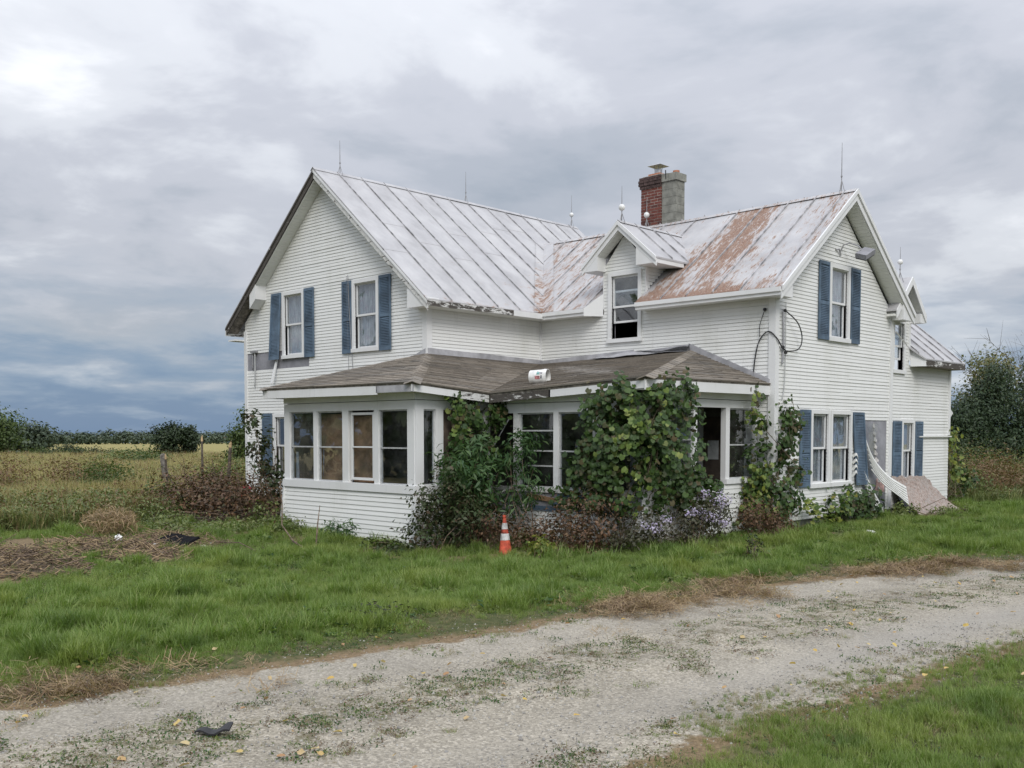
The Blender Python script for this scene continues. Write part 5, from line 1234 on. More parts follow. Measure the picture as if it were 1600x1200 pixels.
# long bent sticks by the porch bay
def stick(pts, r0, label, name='fallen_branch'):
    mb = MB(); mb.tube(pts, [r0*(1-.6*i/(len(pts)-1)) for i in range(len(pts))], 6); tag(mb.build(name, M['twig'], None), label, 'branch')
stick([(8.9, -4.0, hz(8.9, -4)-.02), (8.55, -3.7, -.2), (8.2, -3.4, .12)], .017, 'dark stick standing upright in the grass before the porch bay'); stick([(9.3, -4.2, hz(9.3, -4.2)), (8.2, -4.0, -.52), (7.2, -3.6, -.30), (6.3, -3.0, .02), (5.6, -2.6, .45)], .02, 'long bent branch lying against the weeds by the porch bay')
stick([(6.9, -5.0, -.55), (7.8, -4.9, -.50), (8.6, -5.0, -.60)], .014, 'thin dead branch lying in the lawn near the litter')

# ------------------------------------------------------------------ things lying about
def cone(x, y):
    z0 = hz(x, y)-.05; e = empty('traffic_cone', (x, y, z0), 'orange traffic cone with two white bands beside the porch', 'cone'); lean = V3((-.035, .0, 1)).normalized()
    om = m_plain('orange_plastic', (.50, .085, .045), .75, .5, 6); wm = m_plain('reflective_white', (.60, .60, .58), .6, .3, 10)
    def seg(name, z_a, z_b, mat, g=0):
        ra = .130-.130*.80*(z_a/.70); rb = .130-.130*.80*(z_b/.70); mb = MB(); mb.lathe([(ra+g, z_a), (rb+g, z_b), (max(.01, rb-.02), z_b), (max(.01, ra-.02), z_a)], (x, y, z0), 22, 0, lean); mb.build(name, mat, e, smooth=False)
    mb = MB(); T = Matrix.Translation((x, y, z0+.015)) @ Euler((0, R(-2), R(30))).to_matrix().to_4x4(); bxT(mb, .18, .18, .018, T); mb.build('base', om, e)
    seg('body', .03, .72, om); seg('reflective_band', .30, .42, wm, .004); seg('reflective_band', .50, .61, wm, .004)
    mb = MB(); mb.lathe([(.028, .70), (.034, .715), (.034, .75), (.02, .755)], (x, y, z0), 16, 0, lean); mb.build('tip', om, e)
cone(11.45, -1.65)
def bucket():
    # a pail lying on its side on the shingles
    c = V3((10.42, .12, 2.62)); ax = V3((.93, .37, .015)).normalized(); e = empty('plastic_bucket', c, 'white plastic bucket with faded print lying on the porch roof', 'bucket')
    t = NT('printed_pail'); tc = t.coord((1, 1, 1)); sp = t.n('ShaderNodeSeparateXYZ'); t.L(tc, sp.inputs[0])
    mb = MB(); mb.lathe([(.02, 0), (.128, 0), (.132, .006), (.146, .30), (.152, .30), (.152, .335), (.146, .335), (.146, .365), (.151, .37), (.14, .372), (.125, .02), (.01, .02)], c, 28, 0, ax); mb.build('pail', M['white_junk'], e, smooth=False)
    def arc(name, col, h0, h1, w0, w1):
        mb = MB(); Mq = ax.to_track_quat('Z', 'Y').to_matrix(); n = 5
        for i in range(n):
            a, b = w0+(w1-w0)*i/n, w0+(w1-w0)*(i+1)/n
            def q(w, h_, g): r = .132+.014*h_/.30+g; p = Mq @ V3((r*math.cos(w), r*math.sin(w), h_)); return c+p
            mb.hexa([q(a, h0, .0025), q(b, h0, .0025), q(b, h1, .0025), q(a, h1, .0025)], [q(a, h0, .0008), q(b, h0, .0008), q(b, h1, .0008), q(a, h1, .0008)])
        mb.build(name, col, e)
    g = m_plain('teal_print', (.20, .42, .40), .6, .5, 30); rd = m_plain('red_print', (.48, .20, .20), .6, .5, 30); gy = m_plain('grey_print', (.36, .36, .38), .6, .5, 40); bk = m_plain('dark_print', (.08, .08, .09), .6, .4, 40)
    Mq = ax.to_track_quat('Z', 'Y').to_matrix(); inv = Mq.transposed(); tov = inv @ V3((CAM[0]-c.x, CAM[1]-c.y, CAM[2]-c.z+6)); w_c = math.atan2(tov.y, tov.x)
    upv = inv @ V3((0, 0, 1)); wu = math.atan2(upv.y, upv.x); sg = 1 if ((wu-w_c+math.pi) % (2*math.pi)-math.pi) > 0 else -1
    arc('print', g, .175, .235, w_c+sg*.02, w_c+sg*.42); arc('print', gy, .24, .295, w_c+sg*.05, w_c+sg*.38); arc('print', rd, .14, .245, w_c-sg*.16, w_c-sg*.62); arc('print', gy, .255, .29, w_c-sg*.1, w_c-sg*.55); arc('print', bk, .185, .20, w_c+sg*.52, w_c+sg*.62)
bucket()
def sheet_board():
    e = empty('chipboard_sheet', (14.3, 10.6, -.5), 'warped pinkish chipboard sheet leaning against the rear wall under the window', 'board')
    t = NT('weathered_chipboard'); c = t.coord(); v = t.vor(t.coord((1, 1, 1)), 26, 'Color'); sp = t.n('ShaderNodeSeparateColor'); t.L(v, sp.inputs[0])
    col = t.ramp(sp.outputs[0], [(0, (.21, .155, .13)), (.4, (.34, .265, .23)), (.75, (.45, .38, .34)), (1, (.29, .27, .255))]); col = t.mix(t.m('MULTIPLY', t.step(t.noise(c, 2.2, 6, .65), .4, .7), .6), col, (.36, .33, .31))
    mt = t.done(t.pbr(col, .95, 0, t.bump(sp.outputs[1], .4, .006), .2))
    mb = MB(); n, m_ = 14, 10
    def f(u, v, th):
        ya = 9.20+.30*v+(.02 if v < .5 else 0); yb = 11.50+.62*v; y = ya+(yb-ya)*u
        x = WB+.05+.18*v+.52*v*v+.10*math.sin(u*math.pi)*math.sin(v*math.pi); z = .46-.02*u-(.98)*v**.85-.05*math.sin(u*math.pi)*(1-v)*.6
        if u > .75 and v < .35: z -= .12*(u-.75)/.25*(1-v/.35)
        y += (.05*math.sin(v*23)+.03*math.sin(v*51+1))*(u > .9)-(.04*math.sin(v*19+2))*(u < .1); z += (.025*math.sin(u*31)+.018*math.sin(u*67))*(v < .05)
        return (x+th, y, z+th*.5)
    for i in range(n):
        for j in range(m_):
            q = [(i/n, j/m_), ((i+1)/n, j/m_), ((i+1)/n, (j+1)/m_), (i/n, (j+1)/m_)]; mb.add([f(a, b, 0) for a, b in q], [(0, 1, 2, 3)]); mb.add([f(a, b, .022) for a, b in q], [(0, 1, 2, 3)])
    for i in range(m_):
        for u in (0, 1): mb.add([f(u, i/m_, 0), f(u, (i+1)/m_, 0), f(u, (i+1)/m_, .022), f(u, i/m_, .022)], [(0, 1, 2, 3)])
    for i in range(n):
        for v in (0, 1): mb.add([f(i/n, v, 0), f((i+1)/n, v, 0), f((i+1)/n, v, .022), f(i/n, v, .022)], [(0, 1, 2, 3)])
    mb.build('sheet', mt, e, recalc=False)
sheet_board()
for i in range(4):
    mb = MB(); y0 = 9.25+i*.10; mb.hexa([(WB+.30, y0-.25, -.05), (WB+.30, y0-.18, -.05), (WB+.55, y0+.25, -.58), (WB+.55, y0+.18, -.58)], [(WB+.33, y0-.25, -.04), (WB+.33, y0-.18, -.04), (WB+.58, y0+.25, -.57), (WB+.58, y0+.18, -.57)])
    tag(mb.build('dark_lath', M['black'], None), 'narrow dark lath leaning between the loose siding and the chipboard sheet', 'lath', 'dark laths beside the chipboard')
shrub('foot_weeds', 'green weeds at the foot of the hanging siding and chipboard', 'weeds', (14.45, 8.9), [(14.45, 8.7, -.32, .25, .45, .18), (14.75, 10.2, -.42, .2, .7, .10), (14.85, 11.6, -.44, .2, .5, .08)], 700, .075, 'meadow_green', 46, nstem=14, clump=10)
def lump(name, label, cat, p, r, mat, seed, sq=(1, 1, 1), n=10):
    rr = random.Random(seed); bm = bmesh.new(); bmesh.ops.create_icosphere(bm, subdivisions=3, radius=1)
    ph = [rr.uniform(0, 6) for _ in range(6)]
    for v in bm.verts:
        c = v.co; k = 1+.22*math.sin(c.x*4+ph[0])*math.cos(c.y*5+ph[1])+.16*math.sin(c.z*7+ph[2]+c.x*3)
        v.co = Vector((c.x*sq[0], c.y*sq[1], c.z*sq[2]))*k*r
    me = bpy.data.meshes.new(name); bm.to_mesh(me); bm.free(); me.materials.append(M[mat]); o = bpy.data.objects.new(name, me); COL.objects.link(o); o.location = p; return tag(o, label, cat)
lump('plastic_bag', 'crumpled red plastic bag beside the corner of the house', 'bag', (1.55, -1.05, -.12), .26, 'red', 3, (.7, .8, 1.05)); lump('plastic_bag', 'crumpled teal plastic sheet on the ground next to the red bag', 'bag', (2.3, -1.15, -.36), .18, 'teal', 4, (1.3, 1, .7))
lump('plaster_lump', 'white broken lump lying on the mulch heap', 'rubble', (6.45, -6.55, -.42), .085, 'white_junk', 5, (.7, .7, 1.2))
for i, (x, y, r_) in enumerate(((7.7, -5.9, .07), (7.6, -6.3, .06), (7.2, -5.3, .06), (8.0, -5.6, .05), (6.6, -5.9, .06), (8.3, -7.2, .05), (7.0, -5.0, .05))):
    o = lump('litter_scrap', 'small white scrap of litter near the mulch heaps', 'litter', (x, y, hz(x, y)+r_*.3), r_, 'white_junk', 10+i, (1.3, 1, .5)); o['group'] = 'white scraps of litter'
lump('white_stone', 'white stone in the grass below the gable', 'stone', (15.5, 4.5, -.46), .08, 'white_junk', 20, (1.3, 1, .7))
mb = MB()
for a in range(8):
    x0 = 6.2+a*.13; mb.hexa([(x0, -5.75, -.52), (x0+.14, -5.73, -.53), (x0+.15, -5.4, -.40+.02*math.sin(a)), (x0+.01, -5.42, -.40)], [(x0, -5.72, -.54), (x0+.14, -5.70, -.55), (x0+.15, -5.38, -.43), (x0+.01, -5.4, -.43)])
tag(mb.build('tarp_scrap', m_plain('black_sheet', (.014, .014, .016), 1, .3, 9, spec=.05, bump=.8), None), 'black torn sheet lying in front of the brush pile', 'tarp')
def glove():
    x, y = 18.13, -11.23; z = hz(x, y)+.012; mb = MB(); n = 12
    for i in range(n):
        a, b = i/n, (i+1)/n
        def q(k, w): L_ = .24*k-.12; ww = (.036+.02*math.sin(k*3.0))*(1 if k > .5 else .85); return (x+.77*L_-.64*w*ww, y+.64*L_+.77*w*ww, z+.02+(.055*max(0, k-.45)*(1+w*.5))+.012*math.sin(k*9))
        mb.hexa([q(a, -1), q(b, -1), q(b, 1), q(a, 1)], [tuple(V3(p)-V3((0, 0, .014))) for p in (q(a, -1), q(b, -1), q(b, 1), q(a, 1))])
    tag(mb.build('rubber_scrap', M['black'], None), 'black folded scrap of rubber lying on the gravel drive', 'litter')
glove()

# ------------------------------------------------------------------ trees
def tree(name, label, loc, height, blobs, n, size, mat, seed, group=None, trunk_r=.12, aspect=.6, clump=22, limbs=9, bare=0, shell=.35):
    """blobs relative to the foot of the tree"""
    rng = np.random.default_rng(seed); z0 = hz(*loc); e = empty(name, (loc[0], loc[1], z0), label, 'tree', group)
    B = [(loc[0]+b[0], loc[1]+b[1], z0+b[2], *b[3:]) for b in blobs]
    mb = MB(); th = height*.62; pts = [np.array([loc[0], loc[1], z0-.15])+np.array([rng.normal()*.02*height*i/5, rng.normal()*.02*height*i/5, th*i/5]) for i in range(6)]
    mb.tube(pts, [trunk_r*(1-.14*i) for i in range(6)], 7, cap=False)
    T_, _ = in_blobs(B, limbs, rng, .2)
    for t in T_:
        s_ = pts[int(rng.integers(1, 5))]; m_ = (s_+t)/2+rng.normal(size=3)*.05*height; mb.tube([s_, m_, t], [trunk_r*.42, trunk_r*.25, trunk_r*.07], 5, cap=False)
    for i in range(bare):
        s_ = pts[-1]; t = s_+np.array([rng.normal()*.28*height, rng.normal()*.28*height, height*rng.uniform(.2, .42)]); m_ = (s_+t)/2+rng.normal(size=3)*.04*height
        mb.tube([s_, m_, t], [trunk_r*.3, trunk_r*.16, trunk_r*.05], 4, cap=False)
        for k in range(4): u = m_+(t-m_)*rng.random(); w = u+rng.normal(size=3)*height*.09+np.array([0, 0, height*.08]); mb.tube([u, w], [trunk_r*.1, trunk_r*.03], 3, cap=False)
    mb.build('trunk', M['bark'], e, recalc=False)
    foliage('crown', M[mat], B, n, size, e, rng, aspect=aspect, clump=clump, shell=shell, kind=None, up=.6); return e
tree('cedar_tree', 'tall dense dark evergreen at the edge of the view behind the house', (6.0, 47.2), 7.4, [(0, 0, 2.2, 1.9, 1.9, 2.1), (.2, .2, 4.2, 1.5, 1.5, 2.0), (.1, 0, 6.0, .8, .8, 1.4), (.9, .9, 1.6, 1.6, 1.6, 1.5)], 20000, .20, 'tree_cedar', 61, 'evergreens behind the house', .16, .35, 26)
tree('cedar_tree', 'broad dark evergreen in the middle of the clump behind the house', (4.3, 45.0), 5.9, [(0, 0, 1.8, 1.7, 1.7, 1.8), (-.2, 0, 3.6, 1.35, 1.35, 1.6), (.1, .1, 5.0, .7, .7, 1.0)], 18000, .20, 'tree_cedar', 62, 'evergreens behind the house', .15, .35, 26)
tree('cedar_tree', 'low dark evergreen closest to the rear corner of the house', (3.2, 43.4), 4.2, [(0, 0, 1.4, 1.4, 1.4, 1.5), (-.1, 0, 2.9, 1.0, 1.0, 1.2)], 14000, .19, 'tree_cedar', 63, 'evergreens behind the house', .13, .35, 26)
tree('cedar_tree', 'dark evergreen at the outer end of the clump behind the house', (7.6, 49.2), 7.0, [(0, 0, 2.2, 2.0, 2.0, 2.1), (0, 0, 4.4, 1.4, 1.4, 2.1)], 14000, .21, 'tree_cedar', 64, 'evergreens behind the house', .16, .35, 26)
tree('autumn_tree', 'pale yellowing tree with bare twigs rising above the evergreens', (-1.5, 60.5), 8.4, [(-.2, 0, 4.6, 1.7, 1.7, 1.6), (.5, 0, 6.6, 1.5, 1.5, 1.5), (-1.2, 0, 3.2, 1.2, 1.2, 1.3)], 3200, .26, 'tree_pale', 65, None, .15, .6, 16, 16, 14)
tree('bare_tree', 'nearly bare twiggy tree behind the dark evergreens', (.6, 63), 9.0, [(0, 0, 5, 1.6, 1.6, 2.2), (1, .6, 4, 1.6, 1.6, 2.0)], 1200, .24, 'tree_pale', 66, None, .15, .6, 14, 16, 18)
tree('field_tree', 'leafy tree at the left edge of the meadow', (-69.3, 16.6), 5.0, [(0, 0, 1.7, 1.8, 1.8, 1.6), (-.4, -.5, 3.6, 1.4, 1.4, 1.6), (.5, .7, 3.0, 1.4, 1.4, 1.5)], 6000, .27, 'tree_mid', 67, 'trees beyond the meadow', .16)
tree('field_tree', 'rounded grey green tree behind the hedge, second from the left edge', (-93.5, 28.6), 4.2, [(0, 0, 1.8, 2.0, 2.0, 1.7), (.6, .9, 2.3, 1.6, 1.6, 1.3), (-.4, -1.2, 2.1, 1.6, 1.6, 1.3)], 4500, .40, 'tree_far', 68, 'trees beyond the meadow', .16)
tree('field_tree', 'round dark tree standing alone before the pale field', (-55.4, 25.9), 3.3, [(0, 0, 1.7, 1.05, 1.05, 1.5), (.3, .5, 2.3, .75, .75, .85)], 4200, .22, 'tree_dark', 70, 'trees beyond the meadow', .12)
tree('field_tree', 'smaller dark tree touching the round one before the pale field', (-55.6, 28.0), 3.0, [(0, 0, 1.4, .65, .65, 1.3), (0, 0, 2.4, .5, .5, .7)], 2600, .22, 'tree_dark', 71, 'trees beyond the meadow', .1)
tree('young_tree', 'slender green tree peeping out beside the gable wall', (-25.9, 15.6), 4.2, [(0, 0, 2.0, .75, .75, .9), (-.2, 0, 1.0, .8, .8, .8), (.35, .1, 3.3, .5, .5, .6)], 2600, .18, 'tree_mid', 72, None, .07)
hr = random.Random(5)
for i, (x, y, r_, h_, mt) in enumerate(((-64.5, 19.9, 1.5, 1.2, 'tree_dark'), (-62.9, 20.9, 1.4, 1.5, 'tree_mid'), (-61.6, 21.7, 1.5, 1.3, 'tree_dark'), (-60.3, 22.7, 1.5, 1.1, 'tree_dark'), (-58.9, 23.6, 1.4, 1.25, 'tree_mid'), (-57.6, 24.5, 1.5, 1.0, 'tree_dark'), (-63.4, 20.5, 1.0, 2.0, 'tree_dark'), (-33.6, 12.9, 1.5, 1.4, 'tree_mid'), (-36, 12.3, 1.2, 1.1, 'meadow_green'), (-53.5, 30.2, .8, .8, 'tree_dark'), (-52.5, 32.5, 1.6, 1.5, 'tree_mid'), (-65.8, 18.9, 1.3, 1.4, 'tree_mid'))):
    lab = ['dark round bush at the left end of the hedge', 'taller mid green bush in the hedge', 'dark bush in the middle of the hedge', 'low dark bush in the hedge right of the middle', 'mid green bush towards the hedge end', 'low dark bush ending the hedge by the lone tree', 'dark bushy tree sticking up from the hedge', 'olive green bush standing in the meadow before the hedge', 'pale green bush beside the olive one in the meadow', 'dark bush on the house side of the lone tree', 'mid green bush near the slender tree by the gable', 'mid green bush under the tree at the left edge'][i]
    h_ *= .74; r_ *= 1.05
    shrub('hedge_bush', lab, 'bush', (x, y), [(x, y, hz(x, y)+h_*.5, r_, r_, h_*.52), (x+.4*r_, y+.3*r_, hz(x, y)+h_*.5, r_*.6, r_*.6, h_*.5)], 1800, .17, mt, 80+i, 'bushes of the hedge', 6, .03, clump=18)
for i, (x, y, r_, h_, mt, lab) in enumerate(((-9.4, -2.9, 1.1, 1.15, 'meadow_rust', 'rusty brown bush in the meadow at the left edge'), (-8.0, -1.2, 1.15, 1.15, 'meadow_rust', 'reddish brown bush in the meadow left of the post'), (-6.3, -.7, 1.0, 1.05, 'tree_mid', 'dark green bush in the meadow beside the reddish one'), (-11.3, .9, .55, 1.1, 'meadow_green', 'narrow green weed clump in the meadow near the post'), (-4.8, 2.2, .9, 1.15, 'meadow_green', 'green bush in the meadow behind the brush pile'), (-7.5, 5.0, 1.4, 1.2, 'meadow_green', 'pale green bush in the meadow next to the gable'))):
    shrub('meadow_bush', lab, 'bush', (x, y), [(x, y, hz(x, y)+h_*.45, r_, r_, h_*.55), (x-.5*r_, y-.4*r_, hz(x, y)+h_*.4, r_*.6, r_*.6, h_*.4)], 1700, .10, mt, 100+i, 'bushes in the meadow', 12, .012, clump=14, aspect=.4)
for i, (x, y, r_, h_, mt, lab) in enumerate(((13.3, 17.2, 1.1, .8, 'meadow_rust', 'rusty weed bush behind the chipboard sheet'), (12.6, 15.8, .9, .75, 'meadow_green', 'goldenrod bush at the rear corner of the house'), (12.2, 20.5, 1.5, .9, 'meadow_rust', 'brown weed thicket beyond the rear lawn'), (10.5, 24.5, 1.6, 1.0, 'meadow_green', 'green weed thicket in front of the evergreens'), (14.6, 19.8, 1.2, .8, 'meadow_green', 'weed bush at the right edge of the rear meadow'), (8.2, 30.0, 1.8, 1.3, 'darkleaf', 'dark scrub bush under the evergreens'), (11.2, 33.5, 2.0, 1.3, 'darkleaf', 'dark brown scrub right of the evergreens'))):
    shrub('thicket_bush', lab, 'bush', (x, y), [(x, y, hz(x, y)+h_*.65, r_, r_, h_*.8), (x+.6*r_, y+.4*r_, hz(x, y)+h_*.6, r_*.7, r_*.7, h_*.65)], 3200, .09, mt, 120+i, 'weed thickets behind the house', 20, .01, clump=14, aspect=.4)
# woods at both yard edges, outside the frame: the panes mirror them
def yard_woods():
    rng = np.random.default_rng(140); bl = []
    for x, y, h_ in ((-9, -24, 8.5), (-3, -27, 9.5), (-15, -20, 9), (4, -31, 9), (-20, -31, 11), (34, 24, 9), (38, 17, 8.5), (30, 31, 9.5), (44, 29, 11)): bl += [(x, y, hz(x, y)+h_*.42, 4, 4, h_*.42), (x+1.5, y-1, hz(x, y)+h_*.68, 3, 3, h_*.30)]
    tag(foliage('yard_woods', M['tree_mid'], bl, 15000, .9, None, rng, clump=20), 'leafy woods at the yard edges mirrored in the window panes', 'woods')
yard_woods()
# the far woods on the horizon: one mass
def far_woods():
    rng = np.random.default_rng(77); V = []; F = []; b = 0
    for i in range(420):
        w = R(-84+80*(i+rng.random())/420); d = rng.uniform(840, 960); x = CAM[0]+d*math.sin(w); y = CAM[1]+d*math.cos(w); z0 = hz(x, y); h_ = rng.uniform(9.6, 12.8)*(.95+.1*math.sin(i*.21))
        P_, N_ = in_blobs([(x, y, z0+h_*.52, 4.6, 4.6, h_*.46)], 130, rng, .55); v, f = leaf_cards(P_, 2.2, unit(N_+[0, 0, .5]), rng, .8); V.append(v); F.append(f+b); b += len(v)
    tag(np_obj('far_woods', np.concatenate(V), np.concatenate(F), M['tree_far']), 'dark line of distant woods along the horizon', 'woods', kind='stuff')
far_woods()

# ------------------------------------------------------------------ grass and ground cover (uncountable): points with instanced tufts
def scatter(name, pts, rot, scl, idx, sources, label, cat):
    coll = bpy.data.collections.new(name+'_sources')
    for i, me in enumerate(sources):
        o = bpy.data.objects.new('%s_source_%02d' % (name, i), me); coll.objects.link(o)
    me = bpy.data.meshes.new(name); n = len(pts); me.vertices.add(n); me.vertices.foreach_set('co', np.asarray(pts, np.float32).ravel())
    for nm, tp, val, key in (('rot', 'FLOAT_VECTOR', rot, 'vector'), ('scl', 'FLOAT', scl, 'value'), ('idx', 'INT', idx, 'value')):
        a = me.attributes.new(nm, tp, 'POINT'); a.data.foreach_set(key, np.asarray(val, np.int32 if tp == 'INT' else np.float32).ravel())
    o = bpy.data.objects.new(name, me); COL.objects.link(o); tag(o, label, cat, kind='stuff')
    ng = bpy.data.node_groups.new(name, 'GeometryNodeTree'); ng.interface.new_socket('Geometry', in_out='INPUT', socket_type='NodeSocketGeometry'); ng.interface.new_socket('Geometry', in_out='OUTPUT', socket_type='NodeSocketGeometry')
    N_ = ng.nodes.new; gi, go, ip, ci = N_('NodeGroupInput'), N_('NodeGroupOutput'), N_('GeometryNodeInstanceOnPoints'), N_('GeometryNodeCollectionInfo')
    ci.inputs['Collection'].default_value = coll; ci.inputs['Separate Children'].default_value = True; ci.inputs['Reset Children'].default_value = True; ip.inputs['Pick Instance'].default_value = True
    L = ng.links.new; L(gi.outputs[0], ip.inputs['Points']); L(ci.outputs[0], ip.inputs['Instance'])
    for nm, tp, sock in (('rot', 'FLOAT_VECTOR', 'Rotation'), ('scl', 'FLOAT', 'Scale'), ('idx', 'INT', 'Instance Index')):
        na = N_('GeometryNodeInputNamedAttribute'); na.data_type = tp; na.inputs['Name'].default_value = nm
        L([s_ for s_ in na.outputs if s_.enabled and s_.name == 'Attribute'][0], ip.inputs[sock])
    L(ip.outputs[0], go.inputs[0]); md = o.modifiers.new('scatter', 'NODES'); md.node_group = ng
    return o
def tuft_mesh(mat, n, h_, w_, spread, bend, seed, seg=3, lean=.35):
    rng = np.random.default_rng(seed); V = []; F = []; b = 0
    for i in range(n):
        r = spread*math.sqrt(rng.random()); a = rng.random()*6.283; base = np.array([r*math.cos(a), r*math.sin(a), -.01]); az = rng.random()*6.283; L_ = h_*rng.uniform(.5, 1.15)
        d = np.array([math.cos(az), math.sin(az), 0]); s_ = np.array([-d[1], d[0], 0])*w_*rng.uniform(.7, 1.2); ln = lean*rng.random(); bd = bend*rng.uniform(.4, 1.3); rows = []
        for k in range(seg):
            t = k/seg; p = base+np.array([0, 0, 1])*L_*t*(1-.25*bd*t*t)+d*L_*(ln*t+bd*t*t*.6); rows.append((p-s_*(1-t*.55)*.5, p+s_*(1-t*.55)*.5))
        p = base+np.array([0, 0, 1])*L_*(1-.25*bd)+d*L_*(ln+bd*.6)
        for l, q in rows: V += [l, q]
        V.append(p)
        for k in range(seg-1): F.append((b+2*k, b+2*k+1, b+2*k+3)); F.append((b+2*k, b+2*k+3, b+2*k+2))
        F.append((b+2*seg-2, b+2*seg-1, b+2*seg)); b += 2*seg+1
    return np_mesh('tuft', np.array(V), np.array(F), M[mat])
def weed_mesh(mat, n, size, h_, spread, seed, aspect=.5):
    rng = np.random.default_rng(seed); P_ = np.stack([rng.normal(size=n)*spread, rng.normal(size=n)*spread, rng.random(n)**1.3*h_], 1); N_ = unit(rng.normal(size=(n, 3))*.5+[0, 0, 1]); V, F = leaf_cards(P_, size*(.6+.8*rng.random(n)), N_, rng, aspect, droop=.1)
    return np_mesh('weed', V, F, M[mat])
def mat_mesh(mat, n, seed):
    # dead stalks lying flat in a loose mat
    rng = np.random.default_rng(seed); V = []; F = []
    for i in range(n):
        a = rng.random()*6.283; p = np.array([rng.normal()*.08, rng.normal()*.08, rng.random()**2*.045+.004]); L_ = rng.uniform(.06, .17); d = np.array([math.cos(a), math.sin(a), rng.normal()*.16])*L_; s_ = np.array([-math.sin(a), math.cos(a), 0])*.0028
        q = p+d*.5+np.array([0, 0, .012*rng.random()]); b = len(V); V += [p-s_, p+s_, q+s_, q-s_, p+d+s_*.6, p+d-s_*.6]; F += [(b, b+1, b+2, b+3), (b+3, b+2, b+4, b+5)]
    return np_mesh('mat', np.array(V), np.array(F), M[mat])
def vnoise(x, y, s, seed=0):
    r = np.random.default_rng(seed).random((64, 64)); X = x/s; Y = y/s; xi = np.floor(X).astype(int); yi = np.floor(Y).astype(int); fx = X-xi; fy = Y-yi; fx = fx*fx*(3-2*fx); fy = fy*fy*(3-2*fy)
    g = lambda a, b: r[a % 64, b % 64]
    return (g(xi, yi)*(1-fx)+g(xi+1, yi)*fx)*(1-fy)+(g(xi, yi+1)*(1-fx)+g(xi+1, yi+1)*fx)*fy
def fbm(x, y, s, seed=0): return .55*vnoise(x, y, s, seed)+.3*vnoise(x, y, s*.45, seed+1)+.15*vnoise(x, y, s*.2, seed+2)
def footprint(x, y, g=.0):
    return ((x > -g) & (x < WA+g) & (y > -g) & (y < 9.2)) | ((x > WA-.1) & (x < WB+g) & (y > D-g) & (y < 13)) | ((x > PX0-g-.1) & (x < PX1+g+.1) & (y > PY0-g-.12) & (y < D)) | ((x > WA) & (x < QX+g) & (y > QY-g) & (y < D+.1))
def in_view(x, y, m=.06):
    dx, dy = x-CAM[0], y-CAM[1]; c, s_ = math.cos(.769), math.sin(.769); X = c*dx+s_*dy; Yf = -s_*dx+c*dy
    return (Yf > 2) & (np.abs(X/np.maximum(Yf, .1)) < .511+m)
def lawn():
    rng = np.random.default_rng(5); n = 190000
    # sampled thicker towards the lane so that near blades stay dense
    d = 4.5+26*rng.random(n)**1.25; a = R(.0)+(rng.random(n)*2-1)*.60; yaw = .769
    X = d*np.tan(a); x = CAM[0]+math.cos(yaw)*X-math.sin(yaw)*d; y = CAM[1]+math.sin(yaw)*X+math.cos(yaw)*d
    rd, sd = road_dist(x, y); f = fbm(x, y, 1.2, 3); f2 = fbm(x, y, .5, 9)
    edge = road_edge(rd, sd)-1.62-.75*(f-.5)*2
    keep = (edge > -.25) & (rng.random(n) < np.clip(.05+edge*.62, 0, 1)) & ~footprint(x, y, .02)
    w = wild_mask(x, y); bare = bare_mask(x, y); keep &= (w < .5) & (rng.random(n) > bare*.93) & in_view(x, y)
    keep &= rng.random(n) < (.30+.70*sstep(f2, .28, .55))
    x, y, f, f2, edge, rd = (q[keep] for q in (x, y, f, f2, edge, rd)); m = len(x)
    dryp = fbm(x, y, .8, 61)
    dry = rng.random(m) < np.clip(.85-edge*.62+.55*sstep(dryp, .54, .70), .06, .92); weed = rng.random(m) < .15+.45*sstep(fbm(x, y, 1.0, 71), .52, .68)
    idx = rng.integers(0, 5, m); idx = np.where(weed, rng.integers(8, 11, m), idx); idx = np.where(dry, rng.integers(5, 8, m), idx)
    near = x > 19.3                                  # mown verge on the near side of the lane
    tall = np.clip(sstep(edge, .15, 1.9), .16, 1)*(.30+.60*f+.75*sstep(f2, .55, .75))
    scl = np.where(near, np.clip(.18+.22*edge, .12, .48)*(.6+.7*f+.5*sstep(f2, .5, .75)), tall)*rng.uniform(.75, 1.25, m); scl = np.where(dry, np.minimum(scl, .55), scl)
    z = hgt(x, y)-.005; rot = np.stack([rng.normal(size=m)*.12, rng.normal(size=m)*.12, rng.random(m)*6.28], 1)
    src = [tuft_mesh('grass', 30, .21, .0075, .075, .55, 200+i) for i in range(5)]+[tuft_mesh('grass_dry', 26, .15, .006, .09, 1.0, 210+i, lean=.9) for i in range(3)]+[weed_mesh('meadow_green', 20, .055, .07, .05, 220), weed_mesh('grass', 24, .05, .08, .055, 221), weed_mesh('sumac', 16, .06, .06, .05, 222)]
    scatter('lawn_grass', np.stack([x, y, z], 1), rot, scl, idx, src, 'green lawn grass between the house and the gravel drive', 'grass')
    print('lawn tufts', m)
lawn()
